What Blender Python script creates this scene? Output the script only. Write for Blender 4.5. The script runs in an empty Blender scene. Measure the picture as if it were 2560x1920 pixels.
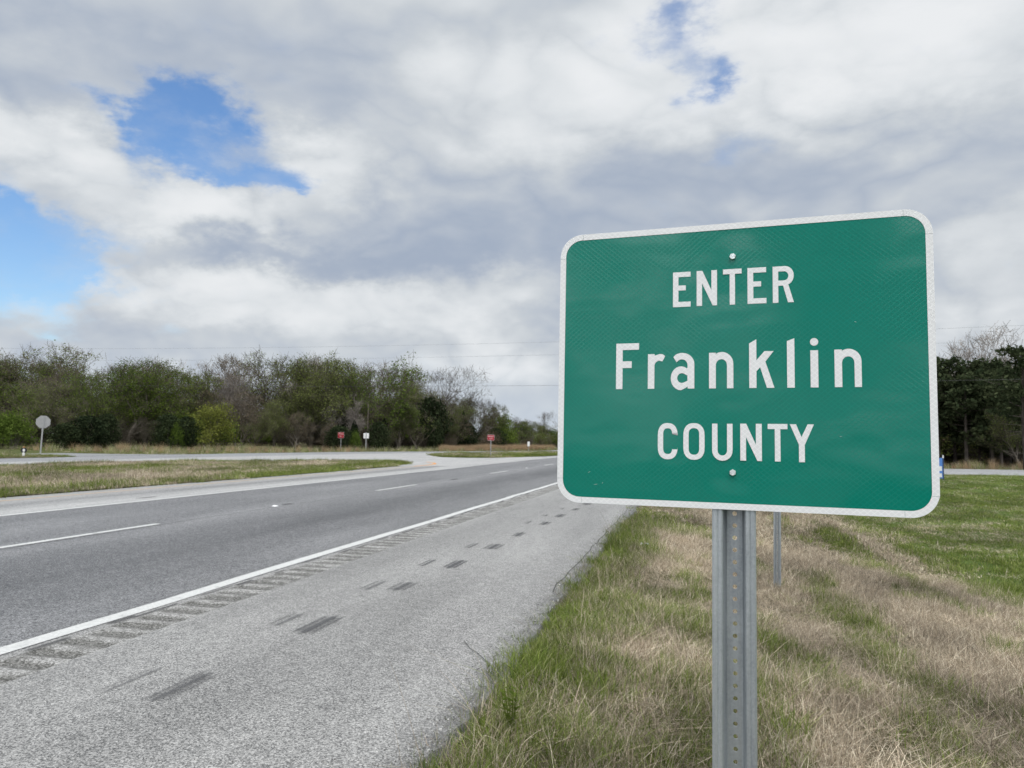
import bpy, bmesh, math, random
import numpy as np
from mathutils import Vector, Matrix

R = math.radians
scene = bpy.context.scene
COL = scene.collection
rng = np.random.default_rng(7)

# ------------------------------------------------------------------ camera, light, exposure
EYE = 1.40
cam_data = bpy.data.cameras.new('camera')
cam = bpy.data.objects.new('camera', cam_data)
COL.objects.link(cam)
cam.matrix_world = Matrix(((0.97370562, 0.00102280, 0.22780762, 0.0),
                           (0.22721118, -0.07681332, -0.97081141, 0.0),
                           (0.01650571, 0.99704497, -0.07502596, EYE),
                           (0, 0, 0, 1)))
cam_data.sensor_width = 36.0
cam_data.lens = 26.4375
cam_data.clip_start = 0.05
cam_data.clip_end = 6000
cam_data.dof.use_dof = True
cam_data.dof.focus_distance = 1.62
cam_data.dof.aperture_fstop = 13.0
scene.camera = cam

SUN_AZ, SUN_EL = 160.0, 60.0           # bearing from the road axis, height
scene.view_settings.view_transform = 'Standard'
scene.view_settings.look = 'None'
scene.view_settings.exposure = 0.0
scene.view_settings.gamma = 1.0
scene.view_settings.use_curve_mapping = False

sun_data = bpy.data.lights.new('sun', 'SUN')
sun_data.energy = 2.0
sun_data.angle = R(35)                  # sun behind thin cloud
sun_data.color = (1.0, 0.965, 0.91)
sun = bpy.data.objects.new('sun', sun_data)
COL.objects.link(sun)
_d = Vector((math.sin(R(SUN_AZ)) * math.cos(R(SUN_EL)), math.cos(R(SUN_AZ)) * math.cos(R(SUN_EL)), math.sin(R(SUN_EL))))
sun.rotation_euler = _d.to_track_quat('Z', 'Y').to_euler()


class NT:
    """small helper round a node tree"""
    def __init__(self, tree):
        self.t = tree
        self.n = tree.nodes
        self.l = tree.links

    def add(self, kind, **kw):
        nd = self.n.new(kind)
        for k, v in kw.items():
            setattr(nd, k, v)
        return nd

    def put(self, sock, val):
        if hasattr(val, 'is_output') or isinstance(val, bpy.types.NodeSocket):
            self.l.new(val, sock)
        elif val is not None:
            sock.default_value = val

    def math(self, op, a, b=None, c=None, clamp=False):
        nd = self.add('ShaderNodeMath', operation=op, use_clamp=clamp)
        self.put(nd.inputs[0], a)
        if b is not None: self.put(nd.inputs[1], b)
        if c is not None: self.put(nd.inputs[2], c)
        return nd.outputs[0]

    def vmath(self, op, a, b=None, out=0):
        nd = self.add('ShaderNodeVectorMath', operation=op)
        self.put(nd.inputs[0], a)
        if b is not None: self.put(nd.inputs[1], b)
        return nd.outputs[out]

    def comb(self, x, y, z):
        nd = self.add('ShaderNodeCombineXYZ')
        self.put(nd.inputs[0], x); self.put(nd.inputs[1], y); self.put(nd.inputs[2], z)
        return nd.outputs[0]

    def sep(self, v):
        nd = self.add('ShaderNodeSeparateXYZ')
        self.put(nd.inputs[0], v)
        return nd.outputs

    def noise(self, vec, scale, detail=3.0, rough=0.5, out='Fac', dist=0.0):
        nd = self.add('ShaderNodeTexNoise')
        self.put(nd.inputs['Vector'], vec)
        nd.inputs['Scale'].default_value = scale
        nd.inputs['Detail'].default_value = detail
        nd.inputs['Roughness'].default_value = rough
        nd.inputs['Distortion'].default_value = dist
        return nd.outputs[out]

    def voronoi(self, vec, scale, feature='F1', out='Distance'):
        nd = self.add('ShaderNodeTexVoronoi', feature=feature)
        self.put(nd.inputs['Vector'], vec)
        nd.inputs['Scale'].default_value = scale
        return nd.outputs[out]

    def smooth(self, x, lo, hi, a=0.0, b=1.0):
        nd = self.add('ShaderNodeMapRange', interpolation_type='SMOOTHSTEP')
        self.put(nd.inputs[0], x)
        nd.inputs[1].default_value = lo; nd.inputs[2].default_value = hi
        nd.inputs[3].default_value = a; nd.inputs[4].default_value = b
        return nd.outputs[0]

    def mix(self, f, a, b, blend='MIX'):
        nd = self.add('ShaderNodeMix', data_type='RGBA', blend_type=blend)
        self.put(nd.inputs[0], f)
        self.put(nd.inputs[6], a if not isinstance(a, tuple) else (*a, 1.0))
        self.put(nd.inputs[7], b if not isinstance(b, tuple) else (*b, 1.0))
        return nd.outputs[2]

    def ramp(self, fac, stops, interp='LINEAR'):
        nd = self.add('ShaderNodeValToRGB')
        cr = nd.color_ramp
        cr.interpolation = interp
        while len(cr.elements) < len(stops):
            cr.elements.new(0.5)
        for e, (p, c) in zip(cr.elements, stops):
            e.position = p; e.color = (*c, 1.0)
        self.put(nd.inputs[0], fac)
        return nd.outputs[0]

    def bump(self, h, strength=0.3, distance=0.01, normal=None):
        nd = self.add('ShaderNodeBump')
        nd.inputs['Strength'].default_value = strength
        nd.inputs['Distance'].default_value = distance
        self.put(nd.inputs['Height'], h)
        if normal is not None: self.put(nd.inputs['Normal'], normal)
        return nd.outputs[0]


# ------------------------------------------------------------------ sky
# broken cloud deck: bearings and heights in degrees (from the road axis), half-widths, weight
HOLES = [(-41.3, 21.0, 2.2, 1.9, 1.35), (-37.7, 22.7, 4.0, 1.3, 0.85), (-35.5, 22.8, 1.9, 1.2, 0.4), (-36.3, 20.7, 3.8, 1.5, 0.6),
         (-37.8, 19.3, 2.4, 1.2, 0.8), (-35.0, 18.4, 2.2, 0.9, 0.8), (-32.1, 19.0, 2.3, 1.4, 0.9), (-31.1, 18.1, 1.3, 0.9, 0.6),
         (-46.5, 11.2, 4.3, 2.3, 1.8), (-49.5, 11.3, 3.7, 2.2, 1.1), (-44.4, 10.1, 1.9, 1.5, 0.7), (0.2, 30.6, 2.6, 1.3, 0.7),
         (-0.9, 28.7, 2.0, 1.9, 0.5), (0.2, 26.3, 2.6, 1.2, 0.65), (1.2, 25.6, 0.9, 1.0, 0.4), (3.9, 21.7, 1.6, 1.8, 0.25),
         (-46.0, 6.6, 2.3, 0.4, 0.6), (-32.8, 26.8, 10.3, 1.7, 0.12), (-36.3, 7.8, 1.8, 0.6, 0.3), (2.5, 21.2, 1.3, 1.2, 0.2)]
SHADE = [(-46.4, 18.2, 2.9, 1.7, 0.5), (-39.4, 16.0, 4.8, 1.8, 0.4), (-34.2, 15.1, 4.5, 1.4, 0.35), (-26.5, 20.4, 3.8, 3.1, 0.65),
         (-29.9, 21.3, 2.0, 1.8, 0.3), (-21.1, 27.6, 7.3, 3.4, 0.2), (-12.0, 25.5, 9.4, 3.9, 0.42), (-1.2, 25.8, 6.8, 3.5, 0.25),
         (8.8, 27.3, 7.7, 3.3, 0.55), (16.2, 23.8, 6.5, 4.0, 0.5), (-36.4, 10.2, 4.7, 1.4, 0.5), (-25.5, 10.5, 6.3, 1.2, 0.5),
         (-20.6, 9.0, 8.9, 0.9, 0.35), (-31.7, 8.4, 4.6, 0.8, 0.3), (-46.3, 8.7, 2.3, 0.7, 0.4), (-12.7, 5.7, 3.9, 1.1, 0.6),
         (-13.5, 11.0, 3.6, 1.4, 0.2), (19.9, 13.8, 2.9, 2.9, 0.35), (19.2, 8.0, 2.9, 1.8, 0.3), (-15.0, 12.3, 4.3, 1.0, 0.2),
         (-32.2, 12.7, 4.9, 1.0, -0.55), (-35.3, 25.0, 14.2, 3.1, -0.38), (-45.6, 22.6, 5.5, 2.9, -0.4), (-26.3, 24.7, 3.9, 3.5, -0.25),
         (-19.0, 16.3, 9.3, 3.6, -0.42), (-13.6, 13.7, 8.9, 2.0, -0.3), (5.5, 19.1, 10.0, 3.7, -0.42), (-6.5, 18.4, 7.7, 2.9, -0.3),
         (-24.2, 13.3, 4.9, 1.3, -0.25), (-46.1, 4.9, 5.3, 1.2, -0.2), (-11.4, 9.2, 5.3, 1.0, -0.4), (18.7, 18.3, 4.9, 2.5, -0.3),
         (-28.3, 29.7, 18.0, 1.6, -0.2), (-39.8, 7.5, 4.7, 0.6, -0.2), (14.5, 10.8, 5.3, 1.8, -0.15)]

world = bpy.data.worlds.new('World')
scene.world = world
world.use_nodes = True
w = NT(world.node_tree)
w.n.clear()
tc = w.add('ShaderNodeTexCoord')
dirv = tc.outputs['Generated']
dx, dy, dz = w.sep(dirv)
# cloud-deck coordinates: far cloud is squeezed towards the horizon
inv = w.math('DIVIDE', 1.55, w.math('ADD', w.math('MAXIMUM', dz, 0.0), 0.75))
deck = w.comb(w.math('MULTIPLY', dx, inv), w.math('MULTIPLY', dy, inv), w.math('MULTIPLY', dz, 2.0))
wn = w.noise(deck, 4.6, 6.0, 0.58, 'Color')
wn2 = w.noise(deck, 17.0, 6.0, 0.62, 'Color')
wx, wy, _ = w.sep(wn)
vx, vy, _ = w.sep(wn2)
DEG = 57.29578
az0 = w.math('MULTIPLY', w.math('ARCTAN2', dx, dy), DEG)
el0 = w.math('MULTIPLY', w.math('ARCSINE', dz), DEG)
az = w.math('ADD', w.math('MULTIPLY_ADD', w.math('SUBTRACT', wx, 0.5), 13.0, az0), w.math('MULTIPLY', w.math('SUBTRACT', vx, 0.5), 4.0))
elw = w.math('ADD', w.math('MULTIPLY', w.math('SUBTRACT', wy, 0.5), 8.0), w.math('MULTIPLY', w.math('SUBTRACT', vy, 0.5), 3.0))
el = w.math('ADD', el0, w.math('MULTIPLY', elw, w.smooth(el0, 2.0, 16.0, 0.25, 1.0)))
ae = w.comb(az, el, 0.0)


def blobs(lst):
    acc = None
    for a, e, ra, re, amp in lst:
        q = w.vmath('MULTIPLY', w.vmath('SUBTRACT', ae, (a, e, 0)), (1 / (ra * 1.12), 1 / (re * 1.12), 0))
        g = w.math('EXPONENT', w.math('MULTIPLY', w.vmath('DOT_PRODUCT', q, q, 1), -1.0))
        acc = w.math('MULTIPLY', g, amp) if acc is None else w.math('MULTIPLY_ADD', g, amp, acc)
    return acc


fine = w.math('SUBTRACT', w.noise(deck, 9.0, 9.0, 0.60), 0.5)
puff = w.math('MULTIPLY', w.math('ABSOLUTE', w.math('SUBTRACT', w.noise(deck, 4.4, 3.5, 0.46, dist=0.3), 0.5)), 3.0)
broad = w.math('SUBTRACT', w.noise(deck, 2.1, 4.0, 0.5), 0.5)
beyond = w.smooth(w.math('ABSOLUTE', w.math('ADD', az0, 13.0)), 48.0, 64.0)
gaps = w.smooth(w.noise(deck, 2.6, 3.0, 0.5), 0.54, 0.72, 0.0, 1.0)          # blue gaps added out of view, for contrast in the sign's reflections
gaps = w.math('MULTIPLY', gaps, beyond)
mass = w.math('MULTIPLY', w.math('MULTIPLY', w.math('SUBTRACT', w.noise(deck, 3.4, 3.0, 0.5), 0.5), 2.6), beyond)   # bright and grey cloud added out of view for the sign to reflect
hole = w.math('MULTIPLY_ADD', fine, 1.25, w.math('ADD', gaps, blobs(HOLES)))
hole = w.math('MULTIPLY', w.smooth(hole, 0.10, 1.22), w.smooth(w.noise(deck, 5.5, 6.0, 0.6), 0.30, 0.60, 0.74, 1.0))
tone = w.math('ADD', w.math('MULTIPLY_ADD', fine, 0.34, w.math('MULTIPLY_ADD', puff, 0.85, 0.32)), w.math('MULTIPLY_ADD', broad, 0.35, w.math('ADD', mass, blobs(SHADE))))
tone = w.smooth(tone, -0.55, 1.50)
cloud = w.ramp(tone, [(0.05, (0.37, 0.435, 0.545)), (0.28, (0.475, 0.527, 0.605)), (0.52, (0.590, 0.630, 0.672)),
                      (0.76, (0.725, 0.757, 0.785)), (0.95, (0.83, 0.85, 0.87))])
# unseen cloud towards the sun, behind the camera, made extra bright for sign reflections
_sd = (math.sin(R(SUN_AZ)) * math.cos(R(SUN_EL)), math.cos(R(SUN_AZ)) * math.cos(R(SUN_EL)), math.sin(R(SUN_EL)))
cloud_boost = w.smooth(w.vmath('DOT_PRODUCT', dirv, _sd, 1), 0.15, 1.0, 0.0, 6.6)
cloud_boost = w.math('MULTIPLY_ADD', cloud_boost, w.smooth(tone, 0.50, 0.80), 1.0)
cg = w.add('ShaderNodeVectorMath', operation='SCALE')
w.l.new(cloud, cg.inputs[0]); w.l.new(cloud_boost, cg.inputs['Scale'])
cloud = cg.outputs[0]
# thin far cloud near the horizon runs together into pale blue-white
cloud = w.mix(w.smooth(el0, 0.0, 8.0, 0.45, 0.0), cloud, (0.60, 0.68, 0.78))
sky = w.add('ShaderNodeTexSky', sky_type='NISHITA', sun_disc=False)
sky.sun_elevation = R(SUN_EL)
sky.sun_rotation = R(SUN_AZ)
sky.air_density = 1.25
sky.dust_density = 0.4
sky.ozone_density = 2.0
bg_sky = w.add('ShaderNodeBackground')
hs = w.add('ShaderNodeHueSaturation')
hs.inputs['Saturation'].default_value = 1.10
tn = w.add('ShaderNodeVectorMath', operation='MULTIPLY')
tn.inputs[1].default_value = (0.92, 1.03, 1.20)
w.l.new(sky.outputs[0], hs.inputs['Color'])
w.l.new(hs.outputs[0], tn.inputs[0])
w.l.new(tn.outputs[0], bg_sky.inputs['Color'])
bg_sky.inputs['Strength'].default_value = 0.125
bg_cloud = w.add('ShaderNodeBackground')
w.l.new(cloud, bg_cloud.inputs['Color'])
bg_cloud.inputs['Strength'].default_value = 1.0
mx = w.add('ShaderNodeMixShader')
w.l.new(hole, mx.inputs[0])
w.l.new(bg_cloud.outputs[0], mx.inputs[1])
w.l.new(bg_sky.outputs[0], mx.inputs[2])
wo = w.add('ShaderNodeOutputWorld')
w.l.new(mx.outputs[0], wo.inputs['Surface'])

# ------------------------------------------------------------------ object helpers


def link(name, data, parent=None, loc=None):
    o = bpy.data.objects.new(name, data)
    COL.objects.link(o)
    if parent is not None: o.parent = parent
    if loc is not None: o.location = loc
    return o


def tag(o, label=None, cat=None, group=None, kind=None):
    if label: o['label'] = label
    if cat: o['category'] = cat
    if group: o['group'] = group
    if kind: o['kind'] = kind
    return o


def thing(name, label, cat, loc=(0, 0, 0), group=None):
    o = link(name, None, None, loc)
    o.empty_display_size = 0.2
    return tag(o, label, cat, group)


def mesh_np(name, verts, faces, mat=None, smooth=False, cols=None):
    """faces: list of (n,k) int arrays, any mix of k"""
    me = bpy.data.meshes.new(name)
    verts = np.asarray(verts, np.float32)
    if not isinstance(faces, list): faces = [faces]
    faces = [np.asarray(f, np.int32) for f in faces if len(f)]
    loops = np.concatenate([f.ravel() for f in faces])
    tot = np.concatenate([np.full(len(f), f.shape[1], np.int32) for f in faces])
    start = np.concatenate([[0], np.cumsum(tot)[:-1]]).astype(np.int32)
    me.vertices.add(len(verts)); me.vertices.foreach_set('co', verts.ravel())
    me.loops.add(len(loops)); me.loops.foreach_set('vertex_index', loops)
    me.polygons.add(len(tot)); me.polygons.foreach_set('loop_start', start)
    me.polygons.foreach_set('loop_total', tot)
    if smooth: me.polygons.foreach_set('use_smooth', np.ones(len(tot), bool))
    me.update(calc_edges=True)
    if cols is not None:
        at = me.color_attributes.new('col', 'FLOAT_COLOR', 'POINT')
        c = np.ones((len(verts), 4), np.float32); c[:, :3] = cols
        at.data.foreach_set('color', c.ravel())
    if mat is not None: me.materials.append(mat)
    return me


class MB:
    """collects simple solids into one mesh"""
    def __init__(self):
        self.v = []; self.f = []

    def poly(self, pts, faces):
        b = len(self.v)
        self.v += [tuple(p) for p in pts]
        self.f += [tuple(i + b for i in f) for f in faces]

    def box(self, x0, x1, y0, y1, z0, z1):
        self.poly([(x0, y0, z0), (x1, y0, z0), (x1, y1, z0), (x0, y1, z0), (x0, y0, z1), (x1, y0, z1), (x1, y1, z1), (x0, y1, z1)],
                  [(3, 2, 1, 0), (4, 5, 6, 7), (0, 1, 5, 4), (1, 2, 6, 5), (2, 3, 7, 6), (3, 0, 4, 7)])

    def tube(self, p, q, r0, r1, k=8, caps=True):
        p = Vector(p); q = Vector(q); d = (q - p).normalized()
        a = d.orthogonal().normalized(); b = d.cross(a)
        pts = []
        for c, r in ((p, r0), (q, r1)):
            for i in range(k):
                t = 2 * math.pi * i / k
                pts.append(c + a * (r * math.cos(t)) + b * (r * math.sin(t)))
        fs = [(i, (i + 1) % k, k + (i + 1) % k, k + i) for i in range(k)]
        if caps: fs += [tuple(range(k - 1, -1, -1)), tuple(range(k, 2 * k))]
        self.poly(pts, fs)

    def prism(self, outline, d0, d1, axis='y'):
        """outline (x,z) extruded along y from d0 to d1"""
        n = len(outline)
        pts = [(x, d0, z) for x, z in outline] + [(x, d1, z) for x, z in outline]
        fs = [tuple(range(n)), tuple(range(2 * n - 1, n - 1, -1))] + [(i, n + i, n + (i + 1) % n, (i + 1) % n) for i in range(n)]
        self.poly(pts, fs)

    def mesh(self, name, mat, smooth=False):
        me = bpy.data.meshes.new(name)
        me.from_pydata(self.v, [], self.f)
        bm = bmesh.new(); bm.from_mesh(me)
        bmesh.ops.recalc_face_normals(bm, faces=bm.faces)
        bm.to_mesh(me); bm.free()
        if smooth:
            for p in me.polygons: p.use_smooth = True
        if mat: me.materials.append(mat)
        return me


# ------------------------------------------------------------------ materials


def new_mat(name, rough=0.8, spec=0.3):
    m = bpy.data.materials.new(name)
    m.use_nodes = True
    t = NT(m.node_tree)
    b = next(n for n in t.n if n.type == 'BSDF_PRINCIPLED')
    b.inputs['Roughness'].default_value = rough
    b.inputs['Specular IOR Level'].default_value = spec
    return m, t, b


def pos(t):
    return t.add('ShaderNodeNewGeometry').outputs['Position']


def asphalt(name, dark, light, chip=105.0, blotch=0.25, streak=None, bumpd=0.004):
    """chip seal: bright and dark stone chips in binder, worn in stretches along the road"""
    m, t, b = new_mat(name, 0.58, 0.55)
    p = pos(t)
    x, y, z = t.sep(p)
    c1 = t.voronoi(p, chip, 'F1', 'Color')
    v1 = t.sep(c1)[0]
    n1 = t.noise(p, chip * 0.55, 2.0, 0.7)
    f = t.math('ADD', t.math('MULTIPLY', v1, 0.62), t.math('MULTIPLY', n1, 0.48))
    along = t.comb(x, t.math('MULTIPLY', y, 0.16), z)
    n2 = t.noise(along, 1.1, 5.0, 0.6)
    n3 = t.noise(p, 9.0, 4.0, 0.65)
    f = t.math('ADD', f, t.math('MULTIPLY', t.math('SUBTRACT', n2, 0.5), blotch * 1.6))
    f = t.math('ADD', f, t.math('MULTIPLY', t.math('SUBTRACT', n3, 0.5), 0.34))
    if streak:
        for cx, wd, amt in streak:
            q = t.math('DIVIDE', t.math('SUBTRACT', t.math('MULTIPLY_ADD', t.math('SUBTRACT', n2, 0.5), 0.5, x), cx), wd)
            g = t.math('EXPONENT', t.math('MULTIPLY', t.math('MULTIPLY', q, q), -1.0))
            f = t.math('MULTIPLY_ADD', g, amt, f)
    mid = tuple((a + c) / 2 for a, c in zip(dark, light))
    col = t.ramp(f, [(0.12, tuple(a * 0.35 for a in dark)), (0.36, dark), (0.58, mid), (0.82, light), (1.0, tuple(min(1, a * 1.45) for a in light))])
    t.l.new(col, b.inputs['Base Color'])
    t.l.new(t.bump(t.math('ADD', t.voronoi(p, chip, 'F1'), t.math('MULTIPLY', n1, 0.6)), 0.55, bumpd), b.inputs['Normal'])
    return m


M = {}
M['shoulder'] = asphalt('shoulder_chip_seal', (0.125, 0.122, 0.117), (0.385, 0.376, 0.360), 135, 0.34)
M['lane'] = asphalt('lane_asphalt', (0.042, 0.042, 0.044), (0.272, 0.270, 0.270), 112, 0.24,
                    [(-6.2, 0.75, -0.13), (-9.8, 0.8, 0.03), (-8.1, 0.5, 0.07), (-4.8, 0.3, 0.03)])
M['turn'] = asphalt('turn_lane_asphalt', (0.20, 0.197, 0.192), (0.43, 0.423, 0.41), 90, 0.2, [(-12.7, 0.35, -0.20), (-11.7, 0.35, 0.12)])
M['cross'] = asphalt('crossover_asphalt', (0.27, 0.266, 0.26), (0.50, 0.49, 0.475), 60, 0.25)
M['opp'] = asphalt('far_lane_asphalt', (0.15, 0.151, 0.156), (0.36, 0.36, 0.365), 60, 0.2)
M['side'] = asphalt('side_road_asphalt', (0.22, 0.22, 0.222), (0.42, 0.42, 0.42), 60, 0.2)


def paint(name, col, wear=0.25):
    m, t, b = new_mat(name, 0.6, 0.35)
    p = pos(t)
    n = t.noise(p, 45.0, 5.0, 0.75)
    n2 = t.noise(p, 5.0, 4.0, 0.6)
    c = t.mix(t.smooth(n, 0.3, 0.75), tuple(a * 0.72 for a in col), col)
    c = t.mix(t.smooth(t.math('ADD', n2, t.math('MULTIPLY', n, 0.6)), 0.90, 1.06), c, tuple(0.35 * a + 0.06 for a in col))
    t.l.new(c, b.inputs['Base Color'])
    t.l.new(t.bump(n, 0.5, 0.003), b.inputs['Normal'])
    return m


_t = NT(M['shoulder'].node_tree)          # crumbled dark binder and grit along the grass edge
_b = next(n for n in _t.n if n.type == 'BSDF_PRINCIPLED')
_p = pos(_t); _x, _y, _z = _t.sep(_p)
_src = _b.inputs['Base Color'].links[0].from_socket
_n = _t.noise(_p, 5.0, 5.0, 0.65)
_n2 = _t.noise(_p, 70.0, 3.0, 0.7)
_m = _t.smooth(_t.math('ADD', _t.math('MULTIPLY_ADD', _t.math('SUBTRACT', _n, 0.5), 0.55, _x), _t.math('MULTIPLY', _t.math('SUBTRACT', _n2, 0.5), 0.6)), -1.30, -1.08, 0.0, 0.75)
_t.l.new(_t.mix(_m, _src, (0.075, 0.073, 0.070)), _b.inputs['Base Color'])

M['white_paint'] = paint('white_road_paint', (0.66, 0.66, 0.64))
M['yellow_paint'] = paint('faded_yellow_paint', (0.60, 0.42, 0.26))
M['orange_paint'] = paint('orange_yellow_paint', (0.80, 0.36, 0.08))


def stain_mat(name, col, seed, density, stretch):
    """thin dark print on the road, broken up by the chips (real pattern of rubber and tar)"""
    m, t, b = new_mat(name, 0.8, 0.2)
    tcn = t.add('ShaderNodeTexCoord')
    u = tcn.outputs['Generated']
    ux, uy, uz = t.sep(u)
    p = pos(t)
    px, py, pz = t.sep(p)
    ex = t.math('SUBTRACT', 1.0, t.math('ABSOLUTE', t.math('MULTIPLY_ADD', ux, 2.0, -1.0)))
    ey = t.math('SUBTRACT', 1.0, t.math('ABSOLUTE', t.math('MULTIPLY_ADD', uy, 2.0, -1.0)))
    edge = t.math('MULTIPLY', t.smooth(ex, 0.0, 0.45), t.smooth(ey, 0.0, 0.55))
    rib = t.math('SINE', t.math('MULTIPLY', ux, 6.2832 * stretch))
    n = t.math('MULTIPLY_ADD', t.noise(p, 9.0, 3.0, 0.6), 0.6, t.math('MULTIPLY_ADD', t.noise(p, 75.0, 3.0, 0.7), 0.8, -0.2))
    a = t.math('MULTIPLY_ADD', rib, 0.14, t.math('ADD', t.math('MULTIPLY', edge, density), t.math('MULTIPLY', n, 0.55)))
    a = t.smooth(a, 0.62, 1.25)
    a = t.math('MULTIPLY', t.math('MULTIPLY', a, t.smooth(edge, 0.0, 0.45)), t.math('MULTIPLY_ADD', t.add('ShaderNodeObjectInfo').outputs['Random'], 0.35, 0.65))
    b.inputs['Base Color'].default_value = (*col, 1)
    t.l.new(a, b.inputs['Alpha'])
    return m


M['rubber'] = stain_mat('rubber_scuff', (0.10, 0.10, 0.103), 1, 0.72, 2.5)
M['rubber_faint'] = stain_mat('faint_rubber_scuff', (0.13, 0.13, 0.132), 3, 0.60, 2.0)
M['tar'] = stain_mat('tar_stain', (0.09, 0.09, 0.09), 2, 0.66, 1.0)


def ground_mat():
    m, t, b = new_mat('grassy_ground', 1.0, 0.05)
    p = pos(t)
    x, y, z = t.sep(p)
    st = t.comb(x, t.math('MULTIPLY', y, 0.35), z)
    n = t.noise(st, 0.9, 5.0, 0.6)
    n2 = t.noise(p, 14.0, 5.0, 0.7)
    base = t.ramp(t.math('ADD', t.math('MULTIPLY', n, 0.55), t.math('MULTIPLY', n2, 0.45)),
                  [(0.25, (0.035, 0.033, 0.018)), (0.45, (0.075, 0.072, 0.034)), (0.58, (0.14, 0.12, 0.07)), (0.80, (0.30, 0.25, 0.165))])
    green = t.ramp(t.math('ADD', t.math('MULTIPLY', n, 0.5), t.math('MULTIPLY', n2, 0.5)),
                   [(0.3, (0.045, 0.065, 0.018)), (0.55, (0.10, 0.145, 0.042)), (0.75, (0.17, 0.19, 0.075))])
    far = t.smooth(t.math('ADD', x, t.math('MULTIPLY', t.math('SUBTRACT', n, 0.5), 2.5)), 4.2, 5.4)
    left = t.smooth(x, -45.0, -36.0, 0.45, 0.0)
    c = t.mix(t.math('MAXIMUM', far, left), base, green)
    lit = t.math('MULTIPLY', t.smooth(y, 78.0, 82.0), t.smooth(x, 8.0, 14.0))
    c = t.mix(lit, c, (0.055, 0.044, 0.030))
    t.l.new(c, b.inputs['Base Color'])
    t.l.new(t.bump(n2, 0.8, 0.05), b.inputs['Normal'])
    return m


M['ground'] = ground_mat()


def blade_mat(name, rough=0.75, trans=0.25):
    m = bpy.data.materials.new(name)
    m.use_nodes = True
    t = NT(m.node_tree)
    t.n.clear()
    a = t.add('ShaderNodeVertexColor', layer_name='col')
    tint = t.add('ShaderNodeAttribute', attribute_name='tint', attribute_type='INSTANCER')
    f = t.math('MULTIPLY_ADD', tint.outputs['Fac'], 1.1, 0.45)
    c = t.vmath('SCALE', a.outputs['Color'])
    sc = c.node
    t.l.new(f, sc.inputs['Scale'])
    d = t.add('ShaderNodeBsdfDiffuse'); t.l.new(c, d.inputs['Color'])
    tr = t.add('ShaderNodeBsdfTranslucent'); t.l.new(c, tr.inputs['Color'])
    gl = t.add('ShaderNodeBsdfGlossy'); gl.inputs['Roughness'].default_value = 0.45
    m1 = t.add('ShaderNodeMixShader'); m1.inputs[0].default_value = trans
    t.l.new(d.outputs[0], m1.inputs[1]); t.l.new(tr.outputs[0], m1.inputs[2])
    m2 = t.add('ShaderNodeMixShader'); m2.inputs[0].default_value = 0.012
    t.l.new(m1.outputs[0], m2.inputs[1]); t.l.new(gl.outputs[0], m2.inputs[2])
    o = t.add('ShaderNodeOutputMaterial'); t.l.new(m2.outputs[0], o.inputs['Surface'])
    return m


M['blade'] = blade_mat('grass_blade')


def leaf_mat(name, c0, c1, trans=0.25):
    m = bpy.data.materials.new(name)
    m.use_nodes = True
    t = NT(m.node_tree)
    t.n.clear()
    p = pos(t)
    rnd = t.add('ShaderNodeObjectInfo').outputs['Random']
    n = t.noise(p, 0.45, 3.0, 0.6)
    ri = t.add('ShaderNodeNewGeometry').outputs['Random Per Island']
    f = t.math('ADD', t.math('MULTIPLY', n, 0.5), t.math('ADD', t.math('MULTIPLY', ri, 0.45), t.math('MULTIPLY_ADD', rnd, 0.3, -0.15)))
    c = t.mix(t.smooth(f, 0.15, 0.85), c0, c1)
    d = t.add('ShaderNodeBsdfDiffuse'); t.l.new(c, d.inputs['Color'])
    tr = t.add('ShaderNodeBsdfTranslucent'); t.l.new(c, tr.inputs['Color'])
    m1 = t.add('ShaderNodeMixShader'); m1.inputs[0].default_value = trans
    t.l.new(d.outputs[0], m1.inputs[1]); t.l.new(tr.outputs[0], m1.inputs[2])
    o = t.add('ShaderNodeOutputMaterial'); t.l.new(m1.outputs[0], o.inputs['Surface'])
    return m


M['leaf_yellow'] = leaf_mat('spring_leaf_yellow_green', (0.105, 0.125, 0.026), (0.235, 0.25, 0.062), 0.35)
M['leaf_olive'] = leaf_mat('budding_leaf_olive', (0.085, 0.108, 0.030), (0.205, 0.235, 0.078), 0.38)
M['leaf_green'] = leaf_mat('fresh_leaf_green', (0.065, 0.105, 0.020), (0.165, 0.22, 0.05), 0.35)
M['leaf_bright'] = leaf_mat('bright_leaf_green', (0.060, 0.095, 0.014), (0.15, 0.19, 0.040), 0.3)
M['leaf_bud'] = leaf_mat('reddish_bud', (0.095, 0.075, 0.050), (0.20, 0.155, 0.105), 0.2)
M['leaf_cedar'] = leaf_mat('cedar_needles', (0.014, 0.022, 0.012), (0.042, 0.055, 0.026), 0.1)
M['leaf_pine'] = leaf_mat('pine_needles', (0.028, 0.040, 0.020), (0.085, 0.10, 0.050), 0.2)


def bark_mat(name, c0, c1):
    m, t, b = new_mat(name, 0.95, 0.1)
    p = pos(t)
    x, y, z = t.sep(p)
    n = t.noise(t.comb(x, y, t.math('MULTIPLY', z, 0.25)), 6.0, 4.0, 0.65)
    rnd = t.add('ShaderNodeObjectInfo').outputs['Random']
    t.l.new(t.mix(t.smooth(t.math('ADD', n, t.math('MULTIPLY_ADD', rnd, 0.4, -0.2)), 0.25, 0.8), c0, c1), b.inputs['Base Color'])
    return m


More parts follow.
